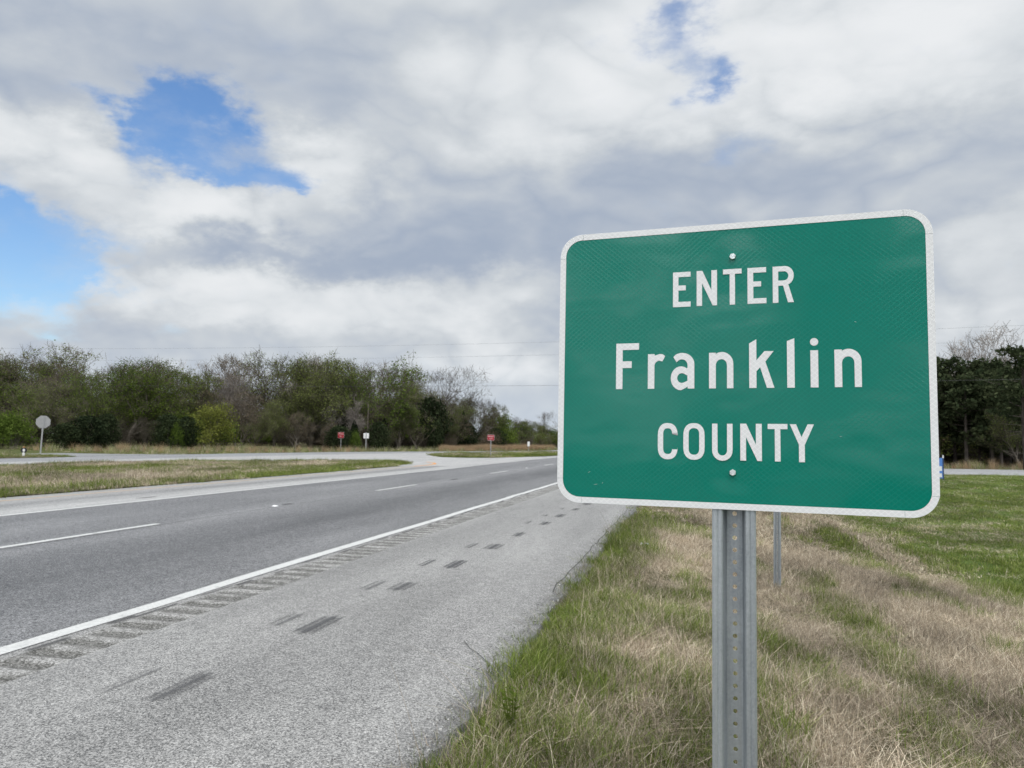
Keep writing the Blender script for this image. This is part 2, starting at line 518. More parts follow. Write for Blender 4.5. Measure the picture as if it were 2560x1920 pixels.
M['bark_grey'] = bark_mat('grey_bark', (0.065, 0.056, 0.046), (0.18, 0.16, 0.135))
M['bark_twig'] = bark_mat('brown_twig_bark', (0.058, 0.050, 0.038), (0.145, 0.124, 0.098))
M['bark_pale'] = bark_mat('pale_bark', (0.15, 0.13, 0.115), (0.34, 0.305, 0.275))
M['bark_pine'] = bark_mat('pine_bark', (0.050, 0.042, 0.036), (0.140, 0.120, 0.105))


def metal(name, c0, c1, rough=0.45, met=0.75):
    m, t, b = new_mat(name, rough, 0.5)
    tcn = t.add('ShaderNodeTexCoord')
    p = tcn.outputs['Object']
    x, y, z = t.sep(p)
    n = t.noise(t.comb(x, y, t.math('MULTIPLY', z, 0.22)), 38.0, 5.0, 0.65)
    sp = t.voronoi(p, 190.0, 'F1', 'Color')
    n3 = t.noise(p, 260.0, 3.0, 0.7)
    n4 = t.noise(t.comb(x, y, t.math('MULTIPLY', z, 0.06)), 14.0, 4.0, 0.6)
    f = t.math('ADD', t.math('MULTIPLY', n, 0.45), t.math('ADD', t.math('MULTIPLY', t.sep(sp)[0], 0.05), t.math('ADD', t.math('MULTIPLY', n3, 0.12), t.math('MULTIPLY', n4, 0.5))))
    t.l.new(t.mix(t.smooth(f, 0.32, 0.82), c0, c1), b.inputs['Base Color'])
    t.l.new(t.smooth(f, 0.3, 0.8, rough + 0.15, rough - 0.05), b.inputs['Roughness'])
    b.inputs['Metallic'].default_value = met
    t.l.new(t.bump(t.math('ADD', n, n3), 0.25, 0.001), b.inputs['Normal'])
    return m


M['galv'] = metal('galvanised_steel', (0.23, 0.25, 0.27), (0.52, 0.55, 0.57), 0.42, 0.7)
M['galv_far'] = metal('dull_galvanised_steel', (0.26, 0.265, 0.265), (0.42, 0.42, 0.42), 0.6, 0.35)
M['bolt'] = metal('zinc_bolt', (0.50, 0.53, 0.53), (0.80, 0.83, 0.82), 0.38, 0.7)
M['alu_back'] = metal('bare_aluminium_sign_back', (0.27, 0.27, 0.27), (0.36, 0.36, 0.36), 0.6, 0.2)


def sheeting(name, col, line, rough, coat, wav=0.0):
    """prismatic reflective sheeting under a clear film; the cell pattern is moulded in"""
    m, t, b = new_mat(name, rough, 0.5)
    tcn = t.add('ShaderNodeTexCoord')
    p = tcn.outputs['Object']
    x, y, z = t.sep(p)
    k = 1.0 / 0.0062
    wob = t.noise(p, 9.0, 2.0, 0.5)
    u = t.math('MULTIPLY', t.math('ADD', x, t.math('MULTIPLY', z, 1.18)), k * 0.5)
    v = t.math('MULTIPLY', t.math('SUBTRACT', x, t.math('MULTIPLY', z, 1.18)), k * 0.5)
    fu = t.math('ABSOLUTE', t.math('SUBTRACT', t.math('FRACT', u), 0.5))
    fv = t.math('ABSOLUTE', t.math('SUBTRACT', t.math('FRACT', v), 0.5))
    grid = t.math('MAXIMUM', fu, fv)
    ln = t.smooth(grid, 0.36, 0.49)
    n = t.noise(p, 22.0, 4.0, 0.6)
    b.inputs['Specular IOR Level'].default_value = 0.0
    c = t.mix(t.math('MULTIPLY', ln, 0.8), col, line)
    c = t.mix(t.smooth(n, 0.35, 0.75, 0.0, 0.12), c, tuple(a * 0.8 for a in col))
    t.l.new(c, b.inputs['Base Color'])
    b.inputs['Coat Weight'].default_value = coat
    b.inputs['Coat Roughness'].default_value = 0.085
    b.inputs['Coat IOR'].default_value = 1.55
    lo = t.noise(t.comb(t.math('MULTIPLY', x, 0.7), 0.0, t.math('MULTIPLY', z, 1.4)), 5.5, 2.0, 0.5)
    h = t.math('ADD', t.math('MULTIPLY', ln, -0.00003), t.math('MULTIPLY', lo, wav))
    nb = t.bump(h, 1.0, 1.0)
    t.l.new(nb, b.inputs['Normal'])
    t.l.new(nb, b.inputs['Coat Normal'])
    return m


M['green'] = sheeting('green_reflective_sheeting', (0.0, 0.156, 0.112), (0.0, 0.183, 0.134), 0.5, 0.62, 0.0026)
M['white_sheet'] = sheeting('white_reflective_sheeting', (0.665, 0.665, 0.668), (0.775, 0.775, 0.775), 0.55, 0.15, 0.0004)


def flat_mat(name, col, rough=0.5, spec=0.4, var=0.15):
    m, t, b = new_mat(name, rough, spec)
    tcn = t.add('ShaderNodeTexCoord')
    n = t.noise(tcn.outputs['Object'], 12.0, 4.0, 0.6)
    t.l.new(t.mix(t.smooth(n, 0.3, 0.75), tuple(a * (1 - var) for a in col), col), b.inputs['Base Color'])
    return m


M['red'] = flat_mat('red_sign_face', (0.34, 0.004, 0.018))
M['white'] = flat_mat('white_sign_face', (0.75, 0.75, 0.74))
M['black'] = flat_mat('black_rubber', (0.02, 0.02, 0.022))
M['amber'] = flat_mat('amber_reflector', (0.32, 0.16, 0.05))
M['blue'] = flat_mat('blue_sign_face', (0.10, 0.24, 0.62))
M['navy'] = flat_mat('dark_blue_edge', (0.03, 0.055, 0.13))
M['wire'] = flat_mat('weathered_wire', (0.34, 0.36, 0.38))
M['wire_dark'] = flat_mat('dark_wire', (0.06, 0.06, 0.062))
M['wood_post'] = flat_mat('weathered_pole_wood', (0.20, 0.17, 0.14))
M['petal'] = flat_mat('white_petal', (0.75, 0.75, 0.62))
M['marker'] = flat_mat('white_pavement_marker', (0.80, 0.80, 0.80))
M['scrap'] = flat_mat('white_plastic_scrap', (0.62, 0.64, 0.68))

# ------------------------------------------------------------------ terrain and road sheets


def verge_z(x, y=0.0):
    """height of the ground: level with the road on the left, falling to a ditch on the right"""
    if x <= -1.10: return -0.06
    if x < 4.6: return -0.035 - (x + 1.10) * 0.150
    if x < 7.5: return -0.890 + (x - 4.6) * 0.02
    return -0.832 + min(0.23, (x - 7.5) * 0.012)


VX = np.array([-1.1, -1.0, 0, 1, 2, 3, 4, 4.6, 5.4, 6.4, 7.5, 10, 15, 20, 26, 900])
VZ = np.array([verge_z(v) for v in VX]); VZ[0] = -0.06


def verge_np(x):
    return np.where(x <= -1.1, -0.06, np.interp(x, VX[1:], VZ[1:]))


gx = np.array([-900, -400, -200, -120, -80, -60, -45, -36, -27, -20, -14, -8, -4, -1.35, -1.1, -1.0, -0.5, 0, .5, 1, 1.5, 2, 2.5, 3, 3.5, 4, 4.6, 5.4, 6.4, 7.5, 10, 12.5, 15, 18, 22, 26, 40, 60, 90, 150, 300, 900], float)
gy = np.array([-900, -300, -100, -40, -20, -10, -5, 0, 5, 10, 15, 20, 30, 40, 50, 60, 70, 80, 95, 110, 130, 160, 200, 300, 500, 900, 2500], float)
X, Y = np.meshgrid(gx, gy)
Z = np.where(X <= -1.3, -0.06, verge_np(X))
# the wood across the road stands on ground that lifts a little
Z = Z + np.where(X < -38, np.clip((-38 - X) * 0.012, 0, 0.5), 0)
gv = np.stack([X, Y, Z], -1).reshape(-1, 3)
nx_, ny_ = len(gx), len(gy)
ii = np.arange(nx_ * ny_).reshape(ny_, nx_)
gf = np.stack([ii[:-1, :-1], ii[:-1, 1:], ii[1:, 1:], ii[1:, :-1]], -1).reshape(-1, 4)
tag(link('ground', mesh_np('ground', gv, gf, M['ground'], True)), kind='structure')


def sheet(name, outline, z, mat, kind='structure', parent=None, thick=0.0):
    bm = bmesh.new()
    vs = [bm.verts.new((x, y, z)) for x, y in outline]
    f = bm.faces.new(vs)
    f.normal_update()
    if f.normal.z < 0: f.normal_flip()
    bmesh.ops.triangulate(bm, faces=[f])
    me = bpy.data.meshes.new(name)
    bm.to_mesh(me); bm.free()
    me.materials.append(mat)
    o = link(name, me, parent)
    if kind: o['kind'] = kind
    return o


Y0, Y1 = -40.0, 420.0
lane = sheet('main_road', [(-11.2, Y0), (-4.2, Y0), (-4.2, Y1), (-11.2, Y1)], 0.0, M['lane'])
# shoulder with a ragged outer edge where the chip seal has crumbled
edge = []
yy = Y0
while yy < Y1:
    near = 0 < yy < 30
    edge.append((-1.09 + rng.normal(0, 0.018 if near else 0.03) + 0.03 * math.sin(yy * 1.7), yy))
    yy += 0.11 if near else 2.0
shoulder = sheet('shoulder', [(-3.72, Y0)] + edge + [(-3.72, Y1)], 0.0, M['shoulder'])
bm = MB()
for (xa, ya), (xb, yb) in zip(edge[:-1], edge[1:]):
    if -2 < ya < 60:
        bm.poly([(xa, ya, 0), (xb, yb, 0), (xb + 0.03, yb, -0.075), (xa + 0.03, ya, -0.075)], [(3, 2, 1, 0)])
link('shoulder_edge', bm.mesh('shoulder_edge', M['shoulder']), shoulder)['kind'] = 'structure'
sheet('shoulder_strip', [(-4.2, Y0), (-4.12, Y0), (-4.12, Y1), (-4.2, Y1)], 0.0, M['shoulder'], parent=shoulder)
turn = sheet('turn_lane', [(-14.35, Y0), (-11.2, Y0), (-11.2, Y1), (-12.9, Y1), (-12.35, 74), (-13.1, 66), (-14.6, 40), (-14.3, 36), (-14.3, 22)], 0.0, M['turn'])
opp_far = [(-36.3, Y0), (-36.3, 30), (-36.2, 42), (-35.4, 55), (-33.5, 69), (-30.2, 79), (-25.2, 90), (-20.8, 101), (-19.2, 130), (-19, Y1)]
opp_near = [(-27.2, Y0), (-27.2, 30), (-25.8, 46), (-24.2, 62), (-22.2, 72), (-19.4, 82), (-16.8, 95), (-15.5, 110), (-15, 130), (-15, Y1)]
mid = [(a[0] * 0.42 + b[0] * 0.58, a[1] * 0.42 + b[1] * 0.58) for a, b in zip(opp_far, opp_near)]
sheet('far_road', opp_far + mid[::-1], 0.0, M['opp'])
sheet('far_road_shoulder', mid + opp_near[::-1], 0.0, M['cross'])
cross = sheet('crossover', [(-14.2, 36.5), (-11.21, 39), (-11.21, 62), (-13.0, 67.0), (-22.0, 69.5), (-24.5, 69), (-26.5, 58), (-27.4, 30), (-24, 33)], 0.005, M['cross'])
sheet('side_street', [(-160, 44), (-44, 40.2), (-36.35, 38.5), (-36.35, 50), (-38.6, 45.2), (-44, 44.6), (-160, 52)], 0.004, M['opp'])
# road that leaves the highway on the right, beyond the ditch
sm = MB()
sx = [3.5, 8, 14, 20, 30, 45, 80, 150]
for xa, xb in zip(sx[:-1], sx[1:]):
    za, zb = verge_z(xa) + 0.10, verge_z(xb) + 0.10
    if xa < 4: za = -0.45
    sm.poly([(xa, 65.5, za), (xb, 65.5, zb), (xb, 78.0, zb), (xa, 78.0, za)], [(0, 1, 2, 3)])
    sm.poly([(xa, 65.5, za), (xb, 65.5, zb), (xb, 65.1, zb - 0.1), (xa, 65.1, za - 0.1)], [(3, 2, 1, 0)])
tag(link('side_road', sm.mesh('side_road', M['side'])), kind='structure')


def strip(name, pts, width, z, mat, parent):
    """painted line of a set width along a polyline, laid as its own sheet"""
    m = MB()
    P = [Vector((x, y, 0)) for x, y in pts]
    L, Rr = [], []
    for i, p in enumerate(P):
        d = (P[min(i + 1, len(P) - 1)] - P[max(i - 1, 0)]).normalized()
        n = Vector((-d.y, d.x, 0)) * (width / 2)
        L.append((*(p + n).xy, z)); Rr.append((*(p - n).xy, z))
    for i in range(len(P) - 1):
        m.poly([L[i], Rr[i], Rr[i + 1], L[i + 1]], [(0, 1, 2, 3)])
    return tag(link(name, m.mesh(name, mat), parent), kind='structure')


def wobble(x, a, b, step=1.2, amp=0.008):
    ys = np.arange(a, b, step)
    return [(x + float(rng.normal(0, amp)), float(y)) for y in ys] + [(x, b)]


strip('edge_line', wobble(-4.285, -10, 160), 0.145, 0.004, M['white_paint'], lane)
strip('edge_line', wobble(-11.22, -10, 39), 0.13, 0.004, M['white_paint'], lane)
strip('edge_line', wobble(-11.2, 57, 160), 0.12, 0.004, M['white_paint'], lane)
for k, y0 in enumerate((-5.4, 7.35, 18.95, 30.9, 43.2, 55.6, 67.8, 80, 92)):
    a, b_ = (-5.4, -2.4) if k == 0 else (y0, y0 + 3.05)
    strip('lane_dash', [(-8.13, a), (-8.13, (a + b_) / 2), (-8.13, b_)], 0.115, 0.004, M['white_paint'], lane)
strip('yellow_line', wobble(-13.62, -10, 36.5), 0.11, 0.004, M['yellow_paint'], turn)
strip('yellow_nose_line', [(-13.62, 36.5), (-13.65, 38.6), (-13.9, 40.6), (-14.6, 42.4), (-15.6, 43.9)], 0.18, 0.010, M['orange_paint'], cross)
strip('stop_line', [(-37.6, 43.6), (-34.6, 46.8)], 0.3, 0.009, M['white_paint'], cross)
strip('yellow_line', [(-28.3, -10), (-28.2, 30), (-27.2, 44)], 0.12, 0.006, M['yellow_paint'], cross)

# rumble strip: one milled cell, copied along the shoulder
PITCH = 0.25
def rumble_mesh():
    nx, ny = 10, 12
    xs = np.linspace(-0.20, 0.20, nx + 1); ys = np.linspace(0, PITCH, ny + 1)
    Xr, Yr = np.meshgrid(xs, ys)
    u = np.clip((Yr / PITCH - 0.5) / 0.34, -1, 1)
    dep = (1 - u ** 2) * np.clip((0.2 - np.abs(Xr)) / 0.035, 0, 1)
    Zr = -0.012 * dep
    v = np.stack([Xr, Yr, Zr], -1).reshape(-1, 3)
    i2 = np.arange((nx + 1) * (ny + 1)).reshape(ny + 1, nx + 1)
    f = np.stack([i2[:-1, :-1], i2[:-1, 1:], i2[1:, 1:], i2[1:, :-1]], -1).reshape(-1, 4)
    return mesh_np('rumble_groove', v, f, None, True)


m, t, b = new_mat('milled_groove_asphalt', 0.9, 0.15)
p = pos(t)
px, py, pz = t.sep(p)
v1 = t.sep(t.voronoi(p, 108, 'F1', 'Color'))[0]
n1 = t.noise(p, 60, 2.0, 0.7)
n2 = t.noise(t.comb(px, py, 0.0), 3.3, 5.0, 0.65)
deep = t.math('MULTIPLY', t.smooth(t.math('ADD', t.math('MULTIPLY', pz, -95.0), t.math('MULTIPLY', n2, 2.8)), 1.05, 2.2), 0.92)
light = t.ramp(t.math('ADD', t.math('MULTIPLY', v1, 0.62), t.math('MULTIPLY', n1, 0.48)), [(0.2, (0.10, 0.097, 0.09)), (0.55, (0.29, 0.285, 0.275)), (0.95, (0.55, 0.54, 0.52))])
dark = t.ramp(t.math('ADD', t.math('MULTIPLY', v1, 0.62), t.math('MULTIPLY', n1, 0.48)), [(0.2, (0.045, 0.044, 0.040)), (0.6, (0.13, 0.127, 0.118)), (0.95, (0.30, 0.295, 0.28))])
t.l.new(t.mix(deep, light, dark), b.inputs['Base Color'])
t.l.new(t.bump(t.math('ADD', v1, n1), 0.5, 0.003), b.inputs['Normal'])
M['groove'] = m
rm = rumble_mesh(); rm.materials.append(M['groove'])
for k in range(250):
    o = link('rumble_groove', rm, shoulder, (-3.92, 1.0 + k * PITCH, 0.0))
    o.scale = (1, 1, float(rng.uniform(0.55, 1.2)))
    o['kind'] = 'structure'
ry = 1.0 + 250 * PITCH
sheet('shoulder_strip', [(-4.12, Y0), (-3.72, Y0), (-3.72, 1.0), (-4.12, 1.0)], 0.0, M['shoulder'], parent=shoulder)
sheet('shoulder_strip', [(-4.12, ry), (-3.72, ry), (-3.72, Y1), (-4.12, Y1)], 0.0, M['shoulder'], parent=shoulder)


def patch(name, x, y, wd, ln, z, mat, parent, skew=0.0):
    m = MB()
    m.poly([(-wd / 2 - skew, -ln / 2, 0), (wd / 2 - skew, -ln / 2, 0), (wd / 2 + skew, ln / 2, 0), (-wd / 2 + skew, ln / 2, 0)], [(0, 1, 2, 3)])
    o = link(name, m.mesh(name, mat), parent, (x, y, z))
    o['kind'] = 'structure'
    return o


# pairs of rubber scuffs at even steps along the shoulder
for k in range(14):
    y = 3.86 + k * 1.475
    dr = k * 0.062
    if k not in (5, 9): patch('rubber_scuff', -3.06 + dr + float(rng.normal(0, .02)), y + float(rng.normal(0, .05)), float(rng.uniform(.08, .14)), float(rng.uniform(.5, .8)), 0.004, M['rubber_faint'], shoulder, 0.01)
    patch('rubber_scuff', -2.76 + dr + float(rng.normal(0, .02)), y + float(rng.normal(0, .05)), float(rng.uniform(.15, .24)), float(rng.uniform(.6, .9)), 0.004, M['rubber'], shoulder, 0.01)
# dark smears between white line and grooves
for k in range(46):
    y = 3.0 + k * 0.62 + float(rng.uniform(-.2, .2))
    patch('tar_smear', -4.16 + float(rng.uniform(-0.02, .05)), y, float(rng.uniform(.05, .13)), float(rng.uniform(.25, .9)), 0.0045 + 0.0003 * (k % 3), M['tar'], shoulder)
patch('oil_spot', -8.1, 14.35, 0.25, 0.55, 0.0045, M['tar'], lane)
patch('oil_spot', -8.0, 25.6, 0.3, 1.2, 0.0045, M['tar'], lane)
patch('oil_spot', -11.7, 14.6, 0.22, 0.9, 0.0045, M['tar'], turn)
cr = strip('crack', [(-1.52, 5.15), (-1.43, 4.98), (-1.36, 4.9), (-1.27, 4.76), (-1.21, 4.68), (-1.2, 4.55), (-1.14, 4.42)], 0.006, 0.004, flat_mat('crack_tar', (0.13, 0.13, 0.125), 0.9, 0.1), shoulder)
cr.parent = shoulder
strip('crack', [(-1.24 + float(rng.normal(0, .012)), yq) for yq in np.arange(7.0, 26.0, .4)], 0.011, 0.004, flat_mat('seam_tar', (0.09, 0.09, 0.087), 0.9, 0.1), shoulder)
strip('crack', [(-8.0 + float(rng.normal(0, .02)), yq) for yq in np.arange(4.0, 40.0, .7)], 0.012, 0.0045, flat_mat('joint_tar', (0.08, 0.08, 0.08), 0.9, 0.1), lane)


def marker(x, y, label):
    m = MB()
    m.poly([(-.05, -.05, 0), (.05, -.05, 0), (.05, .05, 0), (-.05, .05, 0), (-.04, -.022, .018), (.04, -.022, .018), (.04, .022, .018), (-.04, .022, .018)],
           [(3, 2, 1, 0), (4, 5, 6, 7), (0, 1, 5, 4), (1, 2, 6, 5), (2, 3, 7, 6), (3, 0, 4, 7)])
    o = link('pavement_marker', m.mesh('pavement_marker', M['marker']), None, (x, y, 0.0))
    return tag(o, label, 'road marker', 'white markers on the lane line')


marker(-8.12, 13.85, 'small white raised marker between the two nearest lane dashes')
marker(-8.09, 38.1, 'small far white raised marker between the third and fourth lane dashes')

# grass medians
med1 = [(-14.35, Y0), (-14.35, 16), (-14.2, 22), (-14.25, 30), (-14.6, 36.5), (-15.3, 40.2), (-16.3, 42.2), (-17.6, 42.9), (-19.0, 41.8), (-21.9, 38.6), (-25.6, 34.2), (-27.1, 29.8), (-27.2, 20), (-27.2, Y0)]
med2 = [(-22.6, 64.2), (-22.3, 66.5), (-22.4, 70.8), (-20.4, 78), (-17.8, 88), (-16.2, 96), (-15, 115), (-13.6, 115), (-12.5, 74), (-13.2, 66), (-15.1, 58), (-17.0, 56.2), (-18.8, 56.6), (-21.0, 60.6)]
corner = [(-36.3, 20), (-35.5, 33), (-35.4, 36), (-35.7, 38.2), (-38, 38.9), (-42, 38.4), (-60, 41), (-60, 20)]
M['median'] = M['ground']
sheet('median', med1, 0.02, M['ground'])
sheet('median', med2, 0.02, M['ground'])
sheet('street_corner', corner, 0.02, M['ground'])

# ------------------------------------------------------------------ the county sign (inches in the sign plane)
IN = 0.0254
sx_ = Vector((0.99299376, -0.11816175, -0.0010951)); sz_ = Vector((0.00234103, 0.01040597, 0.99994312))
sx_.normalize(); sz_ = (sz_ - sx_ * sz_.dot(sx_)).normalized(); sy_ = sz_.cross(sx_)   # sy_ points away from the road user
SPOS = Vector((0.09140703, 1.64623336, 1.56902263))
sign = thing('county_sign', 'large green county line sign with white words on a punched steel post', 'road sign')
sign.matrix_world = Matrix(((sx_.x, sy_.x, sz_.x, SPOS.x), (sx_.y, sy_.y, sz_.y, SPOS.y), (sx_.z, sy_.z, sz_.z, SPOS.z), (0, 0, 0, 1)))


def rrect(hw, hh, r, n=10):
    out = []
    for cx, cz, a0 in ((hw - r, hh - r, 0), (-hw + r, hh - r, 90), (-hw + r, -hh + r, 180), (hw - r, -hh + r, 270)):
        for i in range(n + 1):
            a = R(a0 + 90 * i / n)
            out.append((cx + r * math.cos(a), cz + r * math.sin(a)))
    return out


def from_curve(name, loops, depth, mat, y=0.0, scale=IN):
    """flat outline with holes -> thin solid, in the sign plane (x,z)"""
    cu = bpy.data.curves.new(name, 'CURVE')
    cu.dimensions = '2D'; cu.fill_mode = 'BOTH'; cu.extrude = depth / 2
    for lp in loops:
        s = cu.splines.new('POLY')
        s.points.add(len(lp) - 1)
        for pt, (a, c) in zip(s.points, lp):
            pt.co = (a * scale, c * scale, 0, 1)
        s.use_cyclic_u = True
    tmp = bpy.data.objects.new(name, cu)
    me = bpy.data.meshes.new_from_object(tmp)
    bpy.data.objects.remove(tmp); bpy.data.curves.remove(cu)
    for v in me.vertices:
        x, yv, z = v.co
        v.co = (x, y - z, yv)
    me.name = name
    me.materials.clear(); me.materials.append(mat)
    return me


def dished(x, z):
    """the sheet is pulled in a touch at the two bolts"""
    d = 0.0
    for bz in (9.0, -9.0):
        r2 = (x ** 2 + (z - bz) ** 2) / (1.9 ** 2)
        d += 0.0018 * math.exp(-r2)
    return d


# face panel: grid cut to a rounded rectangle
outl = rrect(15, 12, 2.0, 8)
pm = MB(); pm.prism([(x * IN, z * IN) for x, z in outl], 0.0022, 0.0042)
link('panel', pm.mesh('panel', M['alu_back']), sign)
def face_mesh():
    nxg, nzg = 60, 48
    xs = np.linspace(-14.97, 14.97, nxg + 1); zs = np.linspace(-11.97, 11.97, nzg + 1)
    vs, fs = [], []
    idx = {}
    def corner_ok(x, z):
        qx, qz = abs(x) - 13.0, abs(z) - 10.0
        return not (qx > 0 and qz > 0 and qx * qx + qz * qz > 1.97 ** 2)
    def vid(x, z):
        qx, qz = abs(x) - 13.0, abs(z) - 10.0
        if qx > 0 and qz > 0:
            r = math.hypot(qx, qz)
            if r > 1.97:
                x = math.copysign(13.0 + qx / r * 1.97, x); z = math.copysign(10.0 + qz / r * 1.97, z)
        key = (round(x, 4), round(z, 4))
        if key not in idx:
            idx[key] = len(vs); vs.append((x * IN, dished(x, z), z * IN))
        return idx[key]
    for i in range(nxg):
        for j in range(nzg):
            q = [vid(xs[i], zs[j]), vid(xs[i + 1], zs[j]), vid(xs[i + 1], zs[j + 1]), vid(xs[i], zs[j + 1])]
            q2 = [a for k, a in enumerate(q) if a != q[k - 1]]
            if len(set(q2)) >= 3: fs.append(tuple(dict.fromkeys(q2)))
    me = bpy.data.meshes.new('face'); me.from_pydata(vs, [], fs); me.update()
    for pl in me.polygons: pl.use_smooth = True
    me.materials.append(M['green'])
    return me
link('face', face_mesh(), sign)

# border: four straight strips and four corner pieces with open joints
bw = 0.52
def bpiece(name, pts, tilt=0.0):
    return link(name, from_curve(name, [pts], 0.0003, M['white_sheet'], -0.0006), sign)
g = 0.018
bpiece('border_strip', [(-12.9, 12), (12.95, 12), (12.95, 12 - bw), (-12.9, 12 - bw * 1.02)])
bpiece('border_strip', [(-12.75, -12), (12.6, -12), (12.6, -12 + bw), (-12.75, -12 + bw * 0.98)])
bpiece('border_strip', [(-15, 9.85), (-15 + bw, 9.85), (-15 + bw, -9.9), (-15, -9.9)])
bpiece('border_strip', [(15, 9.9), (15 - bw, 9.9), (15 - bw, -10.3), (15, -10.3)])
for sx0, sz0, e0, e1 in ((-1, 1, 12.9, 9.85), (1, 1, 12.95, 9.9), (-1, -1, 12.75, 9.9), (1, -1, 12.6, 10.3)):
    outer = [(13 + 2 * math.cos(R(a)), 10 + 2 * math.sin(R(a))) for a in range(0, 91, 9)]
    inner = [(13 + (2 - bw) * math.cos(R(a)), 10 + (2 - bw) * math.sin(R(a))) for a in range(90, -1, -9)]
    lp = [(15, e1 + g)] + outer + [(e0 + g, 12), (e0 + g, 12 - bw)] + inner + [(15 - bw, e1 + g)]
    cl = []
    for q in lp:
        if not cl or (abs(q[0] - cl[-1][0]) + abs(q[1] - cl[-1][1])) > 1e-4: cl.append(q)
    bpiece('border_corner', [(sx0 * a, sz0 * c) for a, c in cl])


def arc(cx, cy, rx, ry, a0, a1, n=10):
    return [(cx + rx * math.cos(R(a0 + (a1 - a0) * i / n)), cy + ry * math.sin(R(a0 + (a1 - a0) * i / n))) for i in range(n + 1)]


def sup(cx, cy, rx, ry, a0, a1, n=14, e=2.35):
    out = []
    for i in range(n + 1):
        a = R(a0 + (a1 - a0) * i / n)
        c, s = math.cos(a), math.sin(a)
        out.append((cx + rx * math.copysign(abs(c) ** (2 / e), c), cy + ry * math.copysign(abs(s) ** (2 / e), s)))
    return out


E_ = [[(0, 0), (1.49, 0), (1.49, .44), (.46, .44), (.46, 1.43), (1.08, 1.43), (1.08, 1.86), (.46, 1.86), (.46, 2.60), (1.48, 2.60), (1.48, 3.03), (0, 3.03)]]
N_ = [[(0, 0), (.45, 0), (.45, 1.93), (1.33, 0), (1.68, 0), (1.68, 3.03), (1.22, 3.03), (1.22, 1.32), (.47, 3.03), (0, 3.03)]]
T_ = [[(.54, 0), (.97, 0), (.97, 2.61), (1.51, 2.61), (1.51, 3.03), (0, 3.03), (0, 2.61), (.54, 2.61)]]
R_ = [[(0, 0), (.43, 0), (.43, 1.41), (.80, 1.41), (1.17, 0), (1.62, 0), (1.20, 1.50)] + arc(.97, 2.23, .66, .80, -62, 90, 10) + [(0, 3.03)],
      [(.43, 1.84)] + [(.93, 1.84)] + arc(.88, 2.22, .34, .38, -80, 80, 8) + [(.43, 2.60)]]
C_ = [sup(.83, 2.03, .83, 1.04, 0, 180, 14) + sup(.83, 1.04, .83, 1.04, 180, 360, 14) + [(1.66, .85), (1.20, .85)] + sup(.83, .92, .38, .48, 0, -180, 10) + sup(.83, 2.15, .38, .48, 180, 0, 10) + [(1.20, 2.24), (1.66, 2.24)]]
O_ = [sup(.87, 2.03, .87, 1.04, 0, 180, 14) + sup(.87, 1.04, .87, 1.04, 180, 360, 14), sup(.87, 2.15, .435, .50, 0, 180, 12) + sup(.87, .92, .435, .50, 180, 360, 12)]
U_ = [[(0, 3.03), (0, .85)] + sup(.82, .85, .82, .88, 180, 360, 12, 2.1) + [(1.64, 3.03), (1.20, 3.03), (1.20, .83)] + sup(.82, .83, .38, .43, 0, -180, 10, 2.1) + [(.43, 3.03)]]
Y_ = [[(.67, 0), (1.11, 0), (1.11, 1.37), (1.81, 3.03), (1.34, 3.03), (.87, 2.0), (.47, 3.03), (0, 3.03), (.67, 1.40)]]
F_ = [[(0, 0), (.57, 0), (.57, 1.84), (1.37, 1.84), (1.37, 2.43), (.57, 2.43), (.57, 3.43), (2.0, 3.43), (2.0, 4.0), (0, 4.0)]]
r_ = [[(0, 0), (.56, 0), (.56, 1.85)] + arc(1.02, 1.95, .46, .48, 190, 100, 6) + [(1.24, 2.36), (1.47, 2.80)] + arc(1.08, 2.45, .5, .55, 48, 105, 6) + [(.58, 2.86), (.57, 3.0), (0, 3.0)]]
a_ = [[(1.42, 0), (1.97, 0), (1.97, 2.1)] + arc(.95, 2.08, 1.02, .97, 0, 122, 10) + [(.22, 2.70), (.49, 2.26)] + arc(.93, 1.98, .48, .52, 125, 5, 8) + [(1.41, 1.78)] + arc(.86, .88, .86, 1.02, 55, 270, 14) + [(1.22, .04), (1.42, .18)],
      [(1.40, .66), (1.40, 1.10)] + arc(.93, .90, .39, .42, 60, 285, 12)]
n_ = [[(0, 0), (.55, 0), (.55, 1.95)] + arc(1.0, 1.95, .45, .50, 180, 0, 10) + [(1.45, 0), (1.96, 0), (1.96, 2.05)] + arc(1.03, 2.05, .93, 1.0, 0, 118, 10) + [(.56, 2.84), (.54, 3.0), (0, 3.0)]]
k_ = [[(0, 0), (.57, 0), (.57, 1.37), (.86, 1.70), (1.38, 0), (1.96, 0), (1.27, 2.17), (1.91, 3.02), (1.20, 3.03), (.57, 2.28), (.57, 4.03), (0, 3.70)]]
l_ = [[(0, 0), (.57, 0), (.57, 4.03), (0, 3.82)]]
i_ = [[(0, 0), (.58, 0), (.58, 3.0), (0, 3.0)], arc(.29, 3.68, .31, .31, 0, 342, 19)]
WORDS = [(E_, -4.89, 5.0), (N_, -2.90, 5.01), (T_, -.73, 5.01), (E_, 1.24, 5.01), (R_, 3.23, 5.0),
         (F_, -9.79, -2.03), (r_, -7.01, -2.02), (a_, -5.06, -2.02), (n_, -1.88, -2.02), (k_, 1.34, -2.01), (l_, 4.28, -2.01), (i_, 6.05, -2.0), (n_, 7.83, -1.99),
         (C_, -6.13, -8.02), (O_, -3.99, -8.01), (U_, -1.64, -8.0), (N_, .61, -7.98), (T_, 2.75, -7.98), (Y_, 4.44, -7.99)]
for loops, ox, oz in WORDS:
    link('letter', from_curve('letter', [[(a + ox, c + oz) for a, c in lp] for lp in loops], 0.00028, M['white_sheet'], -0.0005), sign)

